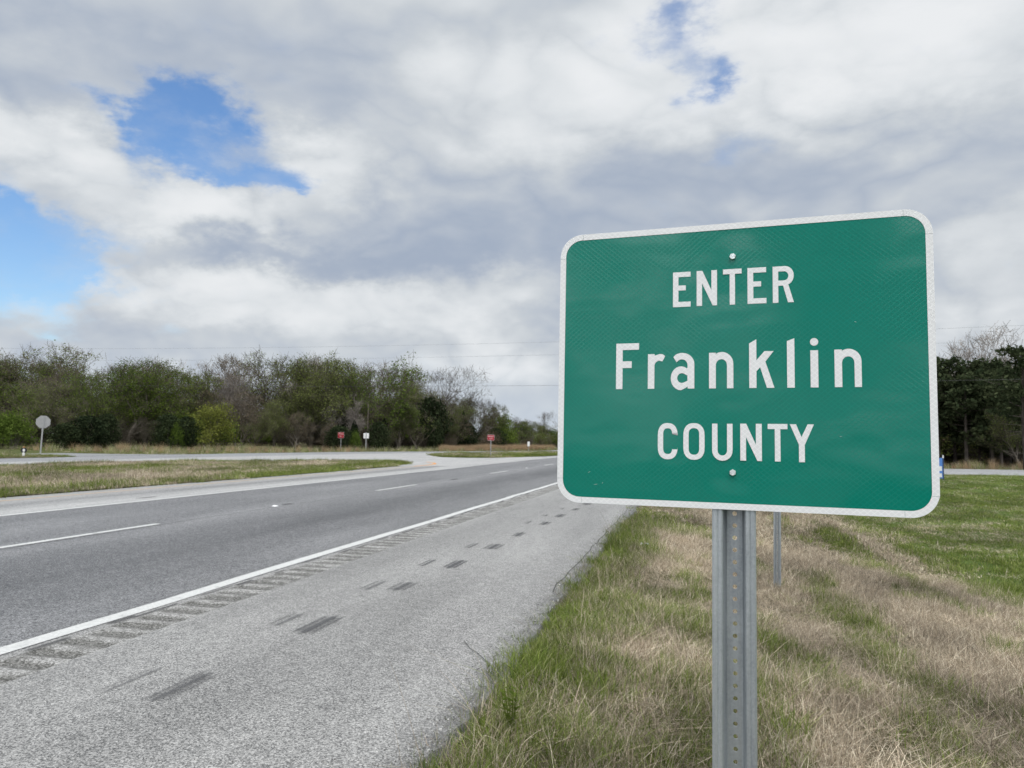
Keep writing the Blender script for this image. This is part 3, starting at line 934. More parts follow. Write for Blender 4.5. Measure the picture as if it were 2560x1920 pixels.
for sx0, sz0, ln_, an_ in ((-11.5, -10.35, .42, 12), (-10.9, -10.2, .16, 60), (-12.1, -9.3, .3, 35), (9.4, 3.2, .2, -20), (8.2, -5.9, .25, 15)):
    c_, s_ = math.cos(R(an_)), math.sin(R(an_))
    sc_ = [(sx0 - c_ * ln_ / 2, sz0 - s_ * ln_ / 2), (sx0 + s_ * .02, sz0 - c_ * .02), (sx0 + c_ * ln_ / 2, sz0 + s_ * ln_ / 2), (sx0 - s_ * .02, sz0 + c_ * .02)]
    link('scratch', from_curve('scratch', [sc_], 0.0002, flat_mat('scratched_film', (.30, .48, .42)), -0.0004), sign)

# bolts: hex head with raised grade marks over a washer
def bolt(bx, bz, rot):
    m = MB()
    hexp = [(0.275 * IN * math.cos(R(60 * i + rot)), 0.275 * IN * math.sin(R(60 * i + rot))) for i in range(6)]
    inn = [(x * .88, z * .88) for x, z in hexp]
    n = 6
    pts = [(x, -0.0005, z) for x, z in hexp] + [(x, -0.0048, z) for x, z in hexp] + [(x, -0.0058, z) for x, z in inn]
    fs = [tuple(range(12, 18))]
    for i in range(n):
        j = (i + 1) % n
        fs += [(i, j, 6 + j, 6 + i), (6 + i, 6 + j, 12 + j, 12 + i)]
    m.poly(pts, fs)
    o = link('bolt', m.mesh('bolt', M['bolt']), sign, (bx * IN, 0.0012, bz * IN))
    wm = MB()
    for a in range(3):
        c, s = math.cos(R(120 * a + rot)), math.sin(R(120 * a + rot))
        P = [(0.08, -.02), (0.2, -.02), (0.2, .02), (0.08, .02)]
        wm.prism([((u * c - v * s) * IN, (u * s + v * c) * IN) for u, v in P], -0.0064, -0.0055)
    link('grade_mark', wm.mesh('grade_mark', M['bolt']), o)
    return o
bolt(0.06, 9.1, 12); bolt(0.0, -8.98, 30)


def u_post(top, bottom, hole_span=None, holes=True):
    """U-channel with flanges towards the front and a punched web behind (inches, x across, y back, z up)"""
    v, f = [], []
    th = 0.11
    prof = [(-1.74, 0.30), (-1.72, 0.06), (-1.60, 0.0), (-1.36, 0.0), (-1.28, 0.05), (-1.20, 0.0), (-0.96, 0.0), (-0.86, 0.10), (-0.78, 0.55), (-0.72, 1.05), (-0.62, 1.25), (-0.48, 1.30)]
    right = [(-a, c) for a, c in prof]
    def add_strip(pr):
        n = len(pr)
        # offset to the back for thickness
        P = [Vector((a, c)) for a, c in pr]
        off = []
        for i, q in enumerate(P):
            d = (P[min(i + 1, n - 1)] - P[max(i - 1, 0)]).normalized()
            nn = Vector((-d.y, d.x))
            off.append(q + nn * th)
        base = len(v)
        for z in (bottom, top):
            for q in P: v.append((q.x, q.y, z))
            for q in off: v.append((q.x, q.y, z))
        m_ = 2 * n
        for i in range(n - 1):
            f.append((base + i, base + i + 1, base + m_ + i + 1, base + m_ + i))
            f.append((base + n + i + 1, base + n + i, base + m_ + n + i, base + m_ + n + i + 1))
            f.append((base + m_ + i, base + m_ + i + 1, base + m_ + n + i + 1, base + m_ + n + i))
        for i in (0, n - 1):
            f.append((base + i, base + n + i, base + m_ + n + i, base + m_ + i))
    add_strip(prof)
    add_strip(right[::-1])
    # web, one inch at a time, each inch with its hole
    K = 16
    nin = int(round(top - bottom))
    for c in range(nin):
        z0, z1 = top - c - 1, top - c
        zc = (z0 + z1) / 2
        base = len(v)
        rim = []
        for yv in (1.30, 1.30 + th):
            sq, ho = [], []
            for i in range(K):
                a = 2 * math.pi * i / K
                cs, sn = math.cos(a), math.sin(a)
                k_ = 1 / max(abs(cs), abs(sn))
                sq.append((cs * k_ * 0.48, yv, zc + sn * k_ * 0.5)); ho.append((cs * 0.19, yv, zc + sn * 0.19))
            rim.append((len(v), len(v) + K))
            v.extend(sq); v.extend(ho)
        (s0, h0), (s1, h1) = rim
        for i in range(K):
            j = (i + 1) % K
            f.append((s0 + i, s0 + j, h0 + j, h0 + i)); f.append((s1 + j, s1 + i, h1 + i, h1 + j))
            f.append((h0 + i, h0 + j, h1 + j, h1 + i))
    me = bpy.data.meshes.new('post')
    me.from_pydata([(a * IN, c * IN, d * IN) for a, c, d in v], [], f)
    bmx = bmesh.new(); bmx.from_mesh(me)
    bmesh.ops.recalc_face_normals(bmx, faces=bmx.faces)
    bmx.to_mesh(me); bmx.free()
    me.materials.append(M['galv'])
    return me


post = link('post', u_post(11.3, -80.0), sign, (0.05 * IN, 0.0035, -0.22 * IN))

# second post down the verge
p2 = thing('sign_post', 'bare galvanised channel post in the grass behind the green sign', 'sign post', (1.06, 9.85, verge_z(1.06) - 0.05))
p2m = u_post(84, 0)
q = link('post', p2m, p2); q.rotation_euler = (R(0.6), R(0.5), R(-8))
pp = MB(); pp.prism([(x * IN, z * IN) for x, z in rrect(9, 12, 1.5, 5)], -0.006, -0.003)
q2 = link('sign_plate', pp.mesh('sign_plate', M['white']), q, (0, 0, 71 * IN))

# ------------------------------------------------------------------ small signs, poles, wires


def text_mesh(name, txt, size, mat):
    cu = bpy.data.curves.new(name, 'FONT')
    cu.body = txt; cu.size = size; cu.align_x = 'CENTER'; cu.align_y = 'CENTER'; cu.extrude = 0.001
    tmp = bpy.data.objects.new(name, cu)
    me = bpy.data.meshes.new_from_object(tmp)
    bpy.data.objects.remove(tmp); bpy.data.curves.remove(cu)
    for v in me.vertices:
        x, y, z = v.co
        v.co = (x, -z, y)
    me.materials.clear(); me.materials.append(mat)
    return me


def wrong_way(x, y, wd, ht, top, label, rot):
    t = thing('wrong_way_sign', label, 'road sign', (x, y, -0.05), 'red wrong way signs')
    t.rotation_euler.z = R(rot)
    pm = MB(); pm.box(-.03, .03, 0.004, 0.05, 0, top + .02)
    link('post', pm.mesh('post', M['galv_far']), t)
    zc = top + .05 - ht / 2
    o = rrect(wd / 2, ht / 2, .05, 4)
    a = MB(); a.prism([(q[0], q[1] + zc) for q in o], -0.004, 0.002)
    pl = link('panel', a.mesh('panel', M['white']), t)
    o = rrect(wd / 2 - .015, ht / 2 - .015, .04, 4)
    a = MB(); a.prism([(q[0], q[1] + zc) for q in o], -0.008, -0.0035)
    link('face', a.mesh('face', M['red']), t)
    for i, word in enumerate(('WRONG', 'WAY')):
        tm = text_mesh('lettering', word, ht * .27, M['white'])
        link('lettering', tm, t, (0, -0.009, zc + ht * (.20 - .40 * i)))
    return t


wrong_way(-16.0, 60.8, .63, .46, 1.85, 'red and white WRONG WAY sign standing on the grass median', -8)
wrong_way(-36.9, 75.9, .84, .63, 2.0, 'red and white WRONG WAY sign beside dark cedars across the far road', -14)

t = thing('blank_sign', 'white square blank sign with a dark post line, right of the farther red sign', 'road sign', (-34.6, 77.4, -0.05))
a = MB(); a.prism([(q[0], q[1] + 1.72) for q in rrect(.29, .29, .04, 4)], 0, .004)
link('panel', a.mesh('panel', M['white']), t)
a = MB(); a.box(-.045, .045, -.05, -.001, 0, 2.07)
link('post', a.mesh('post', M['galv_far']), t)
t.rotation_euler.z = R(20)

t = thing('marker_board', 'low white upright board before the far tree line beside the tan grass', 'road sign', (-21.8, 103.7, -0.06))
a = MB(); a.prism([(q[0], q[1] + 1.03) for q in rrect(.17, .33, .03, 3)], 0, .004)
link('panel', a.mesh('panel', M['white']), t)
a = MB(); a.box(-.03, .03, .005, .05, 0, 1.3)
link('post', a.mesh('post', M['galv_far']), t)

t = thing('stop_sign', 'grey back of an eight sided stop sign on a leaning post', 'road sign', (-38.75, 38.6, 0.0))
t.rotation_euler = (R(0), R(1.3), R(42))
oc = [(.412 * math.cos(R(22.5 + 45 * i)), .412 * math.sin(R(22.5 + 45 * i)) + 2.07) for i in range(8)]
a = MB(); a.prism(oc, 0.0, .004)
link('panel', a.mesh('panel', M['alu_back']), t)
a = MB(); a.prism([(x * .97, (z - 2.07) * .97 + 2.07) for x, z in oc], .0045, .006)
link('face', a.mesh('face', M['red']), t)
a = MB(); a.box(-.04, .04, -.055, -.001, -.3, 2.45)
link('post', a.mesh('post', M['galv_far']), t)

t = thing('road_marker', 'short white road marker with black ring head and amber top', 'road marker', (-37.3, 36.0, 0.02))
t.rotation_euler.z = R(45)
a = MB(); a.tube((0, 0, 0), (0, 0, .24), .075, .065, 12)
link('post', a.mesh('post', M['white']), t)
a = MB()
ring = [(.16 * math.cos(R(20 * i)), .16 * math.sin(R(20 * i)) + .36) for i in range(18)]
a.prism(ring, -.05, .05)
hd = link('head', a.mesh('head', M['black']), t)
a = MB(); a.prism([(.06 * math.cos(R(20 * i)), .09 * math.sin(R(20 * i)) + .36) for i in range(18)], -.056, -.049)
link('reflector', a.mesh('reflector', M['white']), hd)
a = MB(); a.tube((0, 0, .51), (0, 0, .57), .07, .05, 10)
link('cap', a.mesh('cap', M['amber']), t)

# blue board whose right end shows past the county sign
t = thing('blue_board', 'blue and white board just showing past the green sign by the side road', 'sign', (16.12, 54.6, verge_z(15.9)))
t.rotation_euler.z = R(-16)
a = MB(); a.box(-.95, .10, 0, .03, .12, 1.46)
bd = link('panel', a.mesh('panel', M['blue']), t)
for x0, x1, z0, z1 in ((-.80, .06, .62, .92), (-.85, -.2, 1.1, 1.3), (-.5, .05, .20, .45)):
    a = MB(); a.box(x0, x1, -.004, .001, z0, z1)
    link('white_band', a.mesh('white_band', M['white']), bd)
a = MB(); a.box(.101, .17, -.02, .06, 0, 1.46)
link('post', a.mesh('post', M['navy']), t)
a = MB(); a.tube((.135, .02, 1.46), (.135, .02, 1.66), .05, .03, 8)
link('cap', a.mesh('cap', M['white']), t)


def at(az, dist):
    return dist * math.sin(R(az)), dist * math.cos(R(az))


tx, ty = at(-43.4, 260)
t = thing('cell_tower', 'thin grey tower with an antenna head rising behind the wood', 'tower', (tx, ty, 0))
a = MB(); a.tube((0, 0, 0), (0, 0, 25.5), .30, .14, 8)
link('mast', a.mesh('mast', M['galv_far']), t)
for i in range(3):
    c, s = math.cos(R(120 * i)), math.sin(R(120 * i))
    a = MB(); a.tube((c * .38, s * .38, 24.9), (c * .38, s * .38, 25.9), .10, .10, 6); a.tube((0, 0, 25.2), (c * .38, s * .38, 25.2), .05, .05, 5)
    link('antenna', a.mesh('antenna', M['galv_far']), t)
px_, py_ = at(-24.0, 92)
t = thing('slender_pole', 'slender grey pole standing against the brown wood', 'pole', (px_, py_, -.06))
a = MB(); a.tube((0, 0, 0), (0, 0, 5.6), .045, .03, 8)
link('shaft', a.mesh('shaft', M['wood_post']), t)


def cam_xy(cx, cz):
    return .97370562 * cx - .22780762 * cz, .22721118 * cx + .97081141 * cz


A0, A1 = cam_xy(-74, 79.6), cam_xy(50, 48.2)
for (x, y), lab in ((A0, 'left wooden pole that carries the wires'), (A1, 'right wooden pole that carries the wires')):
    t = thing('utility_pole', lab, 'pole', (x, y, -.9))
    a = MB(); a.tube((0, 0, 0), (0, 0, 12.2), .17, .11, 10)
    link('shaft', a.mesh('shaft', M['wood_post']), t)
    a = MB(); a.box(-.06, .06, -.9, .9, 11.15, 11.28)
    link('crossarm', a.mesh('crossarm', M['wood_post']), t)


def wire(z0, zm, z1, label, off, mat='wire'):
    m = MB()
    P = []
    for i in range(33):
        s = i / 32
        z = z0 * (1 - s) + z1 * s
        sag = (z0 + z1) / 2 - zm
        z -= sag * 4 * s * (1 - s)
        P.append((A0[0] + (A1[0] - A0[0]) * s, A0[1] + (A1[1] - A0[1]) * s + off, z))
    for p_, q_ in zip(P[:-1], P[1:]): m.tube(p_, q_, .009, .009, 5, False)
    tag(link('power_line', m.mesh('power_line', M[mat])), label, 'wire')


wire(10.25, 9.25, 10.45, 'topmost of the thin wires crossing low over the tree line', .0)
wire(9.0, 8.2, 9.4, 'second thin wire down, just above the tree tops', .0)
wire(6.5, 5.8, 6.5, 'lowest thin wire, level with the falling end of the wood', .0, 'wire_dark')

# ------------------------------------------------------------------ trees


def tubes(segs, big):
    """segs (p,q,r0,r1) -> verts, quads"""
    k = 6 if big else 3
    n = len(segs)
    P = np.array([s[0] for s in segs]); Q = np.array([s[1] for s in segs])
    r0 = np.array([s[2] for s in segs]); r1 = np.array([s[3] for s in segs])
    D = Q - P; D /= np.linalg.norm(D, axis=1, keepdims=True) + 1e-9
    ref = np.where(np.abs(D[:, 2:3]) > 0.9, np.array([[1., 0, 0]]), np.array([[0, 0, 1.]]))
    A = np.cross(D, ref); A /= np.linalg.norm(A, axis=1, keepdims=True) + 1e-9
    B = np.cross(D, A)
    ang = 2 * np.pi * np.arange(k) / k
    ring = A[:, None, :] * np.cos(ang)[None, :, None] + B[:, None, :] * np.sin(ang)[None, :, None]
    V = np.concatenate([P[:, None, :] + ring * r0[:, None, None], Q[:, None, :] + ring * r1[:, None, None]], 1).reshape(-1, 3)
    base = (np.arange(n) * 2 * k)[:, None]
    i = np.arange(k); j = (i + 1) % k
    F = np.stack([base + i, base + j, base + k + j, base + k + i], -1).reshape(-1, 4)
    return V, F


def quads(C, size, rg, elong=1.0, up=0.0):
    """leaf-sized faces at centres C, turned every way"""
    n = len(C)
    a = rg.normal(size=(n, 3)); a[:, 2] += up; a /= np.linalg.norm(a, axis=1, keepdims=True)
    b = rg.normal(size=(n, 3)); b -= a * (a * b).sum(1, keepdims=True); b /= np.linalg.norm(b, axis=1, keepdims=True)
    s = (size * rg.uniform(.6, 1.35, n))[:, None] * .5
    V = np.stack([C - a * s * elong, C + b * s, C + a * s * elong, C - b * s], 1).reshape(-1, 3)
    F = np.arange(n * 4).reshape(n, 4)
    return V, F


def skeleton(rg, H, fork=0.24, limbs=4, levels=5, ang=20, lenf=0.80, up=0.10, r=0.016, lean=0.03, sidef=.5):
    segs = []; tips = []
    def unit(v): return v / (np.linalg.norm(v) + 1e-9)
    def grow(p, d, L, rad, lev):
        nseg = 4 if lev < 2 else 2
        for i in range(nseg):
            d = unit(d + rg.normal(0, 0.11, 3) + np.array([0, 0, up * (0.8 if lev else 0.2)]))
            q = p + d * (L / nseg)
            ra = rad * (1 - 0.34 * (i + 1) / nseg)
            segs.append((p, q, rad * (1 - 0.34 * i / nseg), ra, lev))
            p = q
            if i < nseg - 1 and lev < levels - 1:
                side(p, d, L * sidef * (.8 if lev else 1.5), ra * 0.45, lev + 1)
                if lev == 0: side(p, d, L * sidef * 1.2, ra * 0.4, lev + 1)
        if lev >= levels:
            tips.append(p); return
        k = limbs if lev == 0 else (2 if rg.random() < .6 else 3)
        ph = rg.uniform(0, 6.28)
        for j in range(k):
            t = ph + 6.283 * j / k + rg.normal(0, .3)
            o = unit(np.cross(d, [math.cos(t), math.sin(t), 0.2]))
            a = R(ang * rg.uniform(.45, 1.35)) * (1.0 if lev else .9)
            grow(p, unit(d * math.cos(a) + o * math.sin(a)), L * lenf * rg.uniform(.7, 1.1), ra * (.66 if lev else .62), lev + 1)
    def side(p, d, L, rad, lev):
        t = rg.uniform(0, 6.28)
        o = unit(np.cross(d, [math.cos(t), math.sin(t), .3]))
        a = R(ang * rg.uniform(1.3, 2.4))
        grow(p, unit(d * math.cos(a) + o * math.sin(a)), L, rad, min(lev + 1, levels))
    grow(np.zeros(3), unit(np.array([rg.normal(0, lean), rg.normal(0, lean), 1.])), H * fork, H * r, 0)
    top = max(t_[2] for t_ in tips)
    s = H / top
    segs = [(a * s, b * s, max(c * s, .013), max(e * s, .011), l) for a, b, c, e, l in segs]
    return segs, np.array(tips) * s


HT = 10.0


def decid(seed, leafmat, nleaf, lsize, spread=0.35, levels=5, twig=1.0, sliver=5, bark=None, **kw):
    rg = np.random.default_rng(seed)
    segs, tips = skeleton(rg, HT, levels=levels, **kw)
    big = [s[:4] for s in segs if s[4] <= 2]; small = [(s[0], s[1], s[2] * twig, s[3] * twig) for s in segs if s[4] > 2]
    trunk = mesh_np('trunk', *tubes(big, True), bark or M['bark_grey'], True)
    V, F = tubes(small, False)
    if sliver:
        # last year's fine twigs: narrow slivers pointing outwards and up from every branch end
        n = len(tips) * sliver
        B = np.repeat(tips, sliver, 0) + rg.normal(0, .16, (n, 3))
        D = rg.normal(0, .55, (n, 3)); D[:, 2] += .75; D /= np.linalg.norm(D, axis=1, keepdims=True)
        L = rg.uniform(.35, .95, (n, 1))
        W = np.cross(D, rg.normal(size=(n, 3))); W /= np.linalg.norm(W, axis=1, keepdims=True)
        W = W * rg.uniform(.010, .022, (n, 1))
        V2 = np.stack([B - W, B + W, B + D * L + W * .3, B + D * L - W * .3], 1).reshape(-1, 3)
        F = np.concatenate([F, np.arange(n * 4).reshape(n, 4) + len(V)]); V = np.concatenate([V, V2])
    parts = [('trunk', trunk), ('branches', mesh_np('branches', V, F, bark or M['bark_twig']))]
    if nleaf:
        C = np.repeat(tips, nleaf, 0) + rg.normal(0, spread, (len(tips) * nleaf, 3))
        V, F = quads(C, lsize, rg)
        parts.append(('crown', mesh_np('crown', V, F, leafmat)))
    return parts


def cedar(seed, mat, wd=0.26, n=3600, size=0.34, shape='cone'):
    rg = np.random.default_rng(seed)
    lob = rg.uniform(0, 6.28, 6)
    z = rg.random(n) ** (0.85 if shape == 'cone' else 1.0)
    if shape == 'cone':
        rad = (1 - z) ** 0.75 * np.minimum(1, z * 9 + .45)
    else:
        rad = np.sqrt(np.clip(1 - (2 * z - 1) ** 2, 0, 1)) * .9 + .1
    th = rg.uniform(0, 6.28, n)
    rad = rad * (1 + .22 * np.sin(3 * th + lob[0] + 5 * z) + .18 * np.sin(5 * th + lob[1] - 9 * z) + .12 * np.sin(9 * th + lob[2] + 23 * z))
    rr = rad * wd * HT * np.sqrt(rg.uniform(.25, 1.0, n)) * rg.uniform(.85, 1.12, n)
    zz = z * HT * (1 + rg.normal(0, .02, n)) * .97 + .2
    C = np.stack([rr * np.cos(th), rr * np.sin(th), zz], -1)
    V, F = quads(C, size, rg, 1.6, .5)
    tr = mesh_np('trunk', *tubes([(np.zeros(3), np.array([0, 0, HT * .9]), .16, .03)], True), M['bark_grey'], True)
    return [('trunk', tr), ('crown', mesh_np('crown', V, F, mat))]


def pine(seed, bare=0.35, n=40, wd=2.5, dens=34, lower=True):
    rg = np.random.default_rng(seed)
    tr = [(np.array([0., 0, 0]), np.array([.08, .03, HT * .5]), .17, .12), (np.array([.08, .03, HT * .5]), np.array([.0, .1, HT]), .12, .03)]
    br = []; C = []
    for i in range(n):
        f = bare + (1 - bare) * (i + rg.random()) / n
        z = HT * f
        L = wd * (0.35 + 0.9 * math.sin(math.pi * min(1, (1.04 - f) / (1.04 - bare) * .80 + .05))) * rg.uniform(.55, 1.15)
        th = rg.uniform(0, 6.28)
        d = np.array([math.cos(th), math.sin(th), rg.uniform(-.08, .40)])
        p = np.array([.05, .05, z]); q = p + d * L * .6; r_ = q + np.array([d[0], d[1], d[2] + .3]) * L * .4
        br += [(p, q, .045, .03), (q, r_, .03, .015)]
        for c, m_ in ((q, 2), (r_, 4), ((q + r_) / 2, 3), ((p + q) / 2 + d * L * .1, 1)):
            for _ in range(m_):
                cc = c + rg.normal(0, .26, 3) * [1, 1, .55]
                C.append(cc + rg.normal(0, .17, (dens // 3, 3)))
    if lower:
        for i in range(9):
            z = HT * rg.uniform(.12, bare); th = rg.uniform(0, 6.28)
            p = np.array([.05, .02, z]); br.append((p, p + np.array([math.cos(th), math.sin(th), rg.uniform(-.3, .2)]) * rg.uniform(.6, 1.6), .025, .01))
    C = np.concatenate(C)
    V, F = quads(C, .20, rg, 1.7, .3)
    return [('trunk', mesh_np('trunk', *tubes(tr, True), M['bark_pine'], True)),
            ('branches', mesh_np('branches', *tubes(br, False), M['bark_pine'])),
            ('crown', mesh_np('crown', V, F, M['leaf_pine']))]


def shrub(seed, mat, n=2600, size=.42, wd=.55, stems=7):
    """HT tall bush: several stems from the ground, leaf clumps in an uneven dome"""
    rg = np.random.default_rng(seed)
    segs = []
    cl = []
    for i in range(stems * 9):
        th = rg.uniform(0, 6.28); a = rg.uniform(0.05, 1.0) ** .6
        zt = HT * (1 - .55 * a ** 2) * rg.uniform(.45, 1.0)
        c = np.array([math.cos(th) * wd * HT * a * .8, math.sin(th) * wd * HT * a * .8, zt])
        cl.append(c)
        if i % 3 == 0:
            b0 = np.array([math.cos(th) * .35, math.sin(th) * .35, 0]); m_ = (b0 + c) / 2 + np.array([0, 0, HT * .12])
            segs += [(b0, m_, .09, .06), (m_, c, .06, .02)]
    cl = np.array(cl)
    k = n // len(cl)
    C = np.repeat(cl, k, 0) + rg.normal(0, 1, (len(cl) * k, 3)) * np.array([.95, .95, .75])
    C[:, 2] = np.clip(C[:, 2], .25, None)
    V, F = quads(C, size, rg, 1.2)
    return [('trunk', mesh_np('trunk', *tubes(segs, False), M['bark_grey'])), ('crown', mesh_np('crown', V, F, mat))]


def thicket(seed, leaf):
    rg = np.random.default_rng(seed)
    segs = []; ends = []
    for i in range(26):
        th = rg.uniform(0, 6.28); a = rg.uniform(0, 1) ** .5
        b0 = np.array([math.cos(th), math.sin(th), 0]) * 2.6 * a
        p = b0; d = np.array([math.cos(th) * .18, math.sin(th) * .18, 1.])
        hgt = HT * rg.uniform(.55, 1.0)
        for j in range(6):
            d = d + rg.normal(0, .12, 3); d /= np.linalg.norm(d)
            q = p + d * hgt / 6
            segs.append((p, q, .05 * (1 - j / 7), .05 * (1 - (j + 1) / 7)))
            for _ in range(4):
                o = rg.normal(size=3) * [1, 1, .5] + [0, 0, .5]; o /= np.linalg.norm(o)
                e = q + o * rg.uniform(.6, 1.5); segs.append((q, e, .02, .012)); ends.append(e); ends.append((q + e) / 2)
            p = q
    ends = np.array(ends)
    V, F = tubes(segs, False)
    n = len(ends) * 4
    B = np.repeat(ends, 4, 0) + rg.normal(0, .2, (n, 3))
    D = rg.normal(0, .6, (n, 3)); D[:, 2] += .6; D /= np.linalg.norm(D, axis=1, keepdims=True)
    W = np.cross(D, rg.normal(size=(n, 3))); W /= np.linalg.norm(W, axis=1, keepdims=True); W *= rg.uniform(.015, .034, (n, 1))
    L = rg.uniform(.5, 1.1, (n, 1))
    V2 = np.stack([B - W, B + W, B + D * L + W * .3, B + D * L - W * .3], 1).reshape(-1, 3)
    F = np.concatenate([F, np.arange(n * 4).reshape(n, 4) + len(V)]); V = np.concatenate([V, V2])
    parts = [('branches', mesh_np('branches', V, F, M['bark_twig']))]
    if leaf:
        C = np.repeat(ends, 3, 0) + rg.normal(0, .35, (len(ends) * 3, 3)); C[:, 2] = np.clip(C[:, 2], .3, None)
        V, F = quads(C, .20, rg)
        parts.append(('crown', mesh_np('crown', V, F, leaf)))
    return parts


SP = {
    'bare': [decid(11, None, 0, 0, ang=21), decid(12, M['leaf_bud'], 4, .085, .20, ang=18, limbs=3), decid(13, None, 0, 0, ang=23, limbs=5, fork=.20), decid(14, M['leaf_bud'], 5, .085, .22, ang=17, fork=.28)],
    'pale': [decid(15, None, 0, 0, ang=20, bark=M['bark_pale'], limbs=5, sliver=6), decid(16, None, 0, 0, ang=18, bark=M['bark_pale'], fork=.28, sliver=6)],
    'bud': [decid(21, M['leaf_olive'], 9, .105, .26, ang=21), decid(22, M['leaf_olive'], 12, .11, .28, ang=19, fork=.2), decid(23, M['leaf_bud'], 9, .10, .26, ang=22)],
    'green': [decid(31, M['leaf_green'], 19, .12, .32, ang=23, limbs=5, fork=.18), decid(32, M['leaf_green'], 13, .115, .28, ang=19, fork=.24), decid(33, M['leaf_olive'], 20, .12, .34, ang=22, limbs=5, fork=.18)],
    'bright': [decid(41, M['leaf_bright'], 18, .125, .36, ang=25, limbs=6, fork=.17), decid(42, M['leaf_yellow'], 30, .26, .50, ang=32, levels=4, limbs=7, fork=.16, up=.06)],
    'fan': [decid(51, None, 0, 0, ang=21, limbs=6, fork=.20, levels=5, up=.03, twig=.8, sliver=3, sidef=.35)],
    'tallgreen': [decid(52, M['leaf_green'], 7, .15, .24, ang=22, limbs=5, fork=.34, levels=5, sidef=.3, sliver=2)],
    'thicket': [thicket(91, None), thicket(92, M['leaf_olive']), thicket(93, M['leaf_bud'])],
    'cedar': [cedar(61, M['leaf_cedar'], .24), cedar(62, M['leaf_cedar'], .40, 4200, .34, 'dome'), cedar(63, M['leaf_cedar'], .32, 3800, .32, 'dome')],
    'pine': [pine(71), pine(72, .30, 46, 2.7), pine(73, .42, 36, 2.3), pine(74, .22, 52, 2.4)],
    'shrub': [shrub(81, M['leaf_green'], 3600, .36), shrub(82, M['leaf_olive'], 2600, .32), shrub(83, M['leaf_green'], 3800, .34), shrub(84, M['leaf_bud'], 1800, .24)],
}
for _k in SP:
    print(_k, [sum(len(me.polygons) for _, me in p_) for p_ in SP[_k]])
KIND = {
    'bare': ('bare_tree', 'tree', 'leafless grey brown tree in the wood, @', 'leafless trees'),
    'pale': ('bare_tree', 'tree', 'pale leafless tree in the wood, @', 'pale leafless trees'),
    'bud': ('budding_tree', 'tree', 'brownish olive budding tree in the wood, @', 'budding trees'),
    'green': ('leafy_tree', 'tree', 'green spring tree in the wood, @', 'green trees'),
    'bright': ('leafy_tree', 'tree', 'bright green rounded tree in the wood, @', 'bright trees'),
    'cedar': ('cedar_tree', 'tree', 'dark evergreen cedar under the wood, @', 'dark cedars'),
    'pine': ('pine_tree', 'tree', 'dark pine in the grove on the right, @', 'grove pines'),
    'shrub': ('shrub', 'shrub', 'low shrub under the wood, @', 'wood shrubs'),
    'thicket': ('thicket', 'shrub', 'brown twiggy thicket filling the wood, @', 'twiggy thickets'),
    'fan': ('bare_tree', 'tree', 'leafless fan shaped tree, @', 'bare fan shaped trees'),
    'tallgreen': ('leafy_tree', 'tree', 'tall green tree, @', 'tall green trees'),
}
trng = np.random.default_rng(99)


def ground_at(x, y):
    if x <= -1.3:
        return -0.06 + min(.5, max(0, (-38 - x) * .012))
    return float(verge_np(np.array([x]))[0])


def section(x, y):
    a = math.degrees(math.atan2(x, y))
    for lim, ph in ((-45.5, 'left of the stop sign'), (-41, 'straight behind the stop sign'), (-36, 'between the stop sign and the yellow green tree'), (-31.5, 'behind the yellow green tree'),
                    (-27, 'left of the farther red sign'), (-23, 'behind the farther red sign'), (-18, 'right of the white blank sign'), (-13, 'behind the median red sign'), (-7, 'at the left edge of the green sign'), (14, 'hidden by the green sign')):
        if a < lim: return ph
    return 'behind the side road'


def plant(kind, x, y, h, label=None, var=None, wide=1.0, group=None):
    name, cat, lab, grp = KIND[kind]
    if not label:
        sec = section(x, y)
        lab = lab.replace('@', sec); grp = grp + ' ' + sec
    elif group:
        grp = group
    tpl = SP[kind][int(trng.integers(len(SP[kind]))) if var is None else var]
    t = thing(name, label or lab, cat, (x, y, ground_at(x, y) - .03), None if label and not group else grp)
    t.rotation_euler.z = float(trng.uniform(0, 6.28))
    s = h / HT
    t.scale = (s * wide, s * wide, s)
    for pn, me in tpl: link(pn, me, t)
    return t


CAZ = 13.206


def u_az(u): return math.degrees(math.atan((u - 1280) / 1880)) - CAZ


AZ_T = [u_az(u) for u in (-200, 0, 100, 200, 300, 400, 500, 600, 700, 800, 900, 960, 1000, 1060, 1085, 1110, 1150, 1200, 1250, 1300, 1350, 1400, 1600, 2400)]
TOPV = [190, 186, 190, 186, 180, 178, 190, 186, 192, 200, 186, 180, 165, 142, 124, 100, 104, 92, 66, 60, 46, 30, 22, 22]   # px above the horizon
FRONT_A = [-60, -50, -43, -33, -27, -21.7, -18.7, -15.6, -9.8, 0, 20]
FRONT_D = [64, 68, 70, 76, 82, 91, 103, 115, 145, 185, 210]


def tall(az, dist):
    return float(np.interp(az, AZ_T, TOPV)) / 1880 * dist * math.cos(R(az + CAZ)) + 1.5


def front(az): return float(np.interp(az, FRONT_A, FRONT_D))


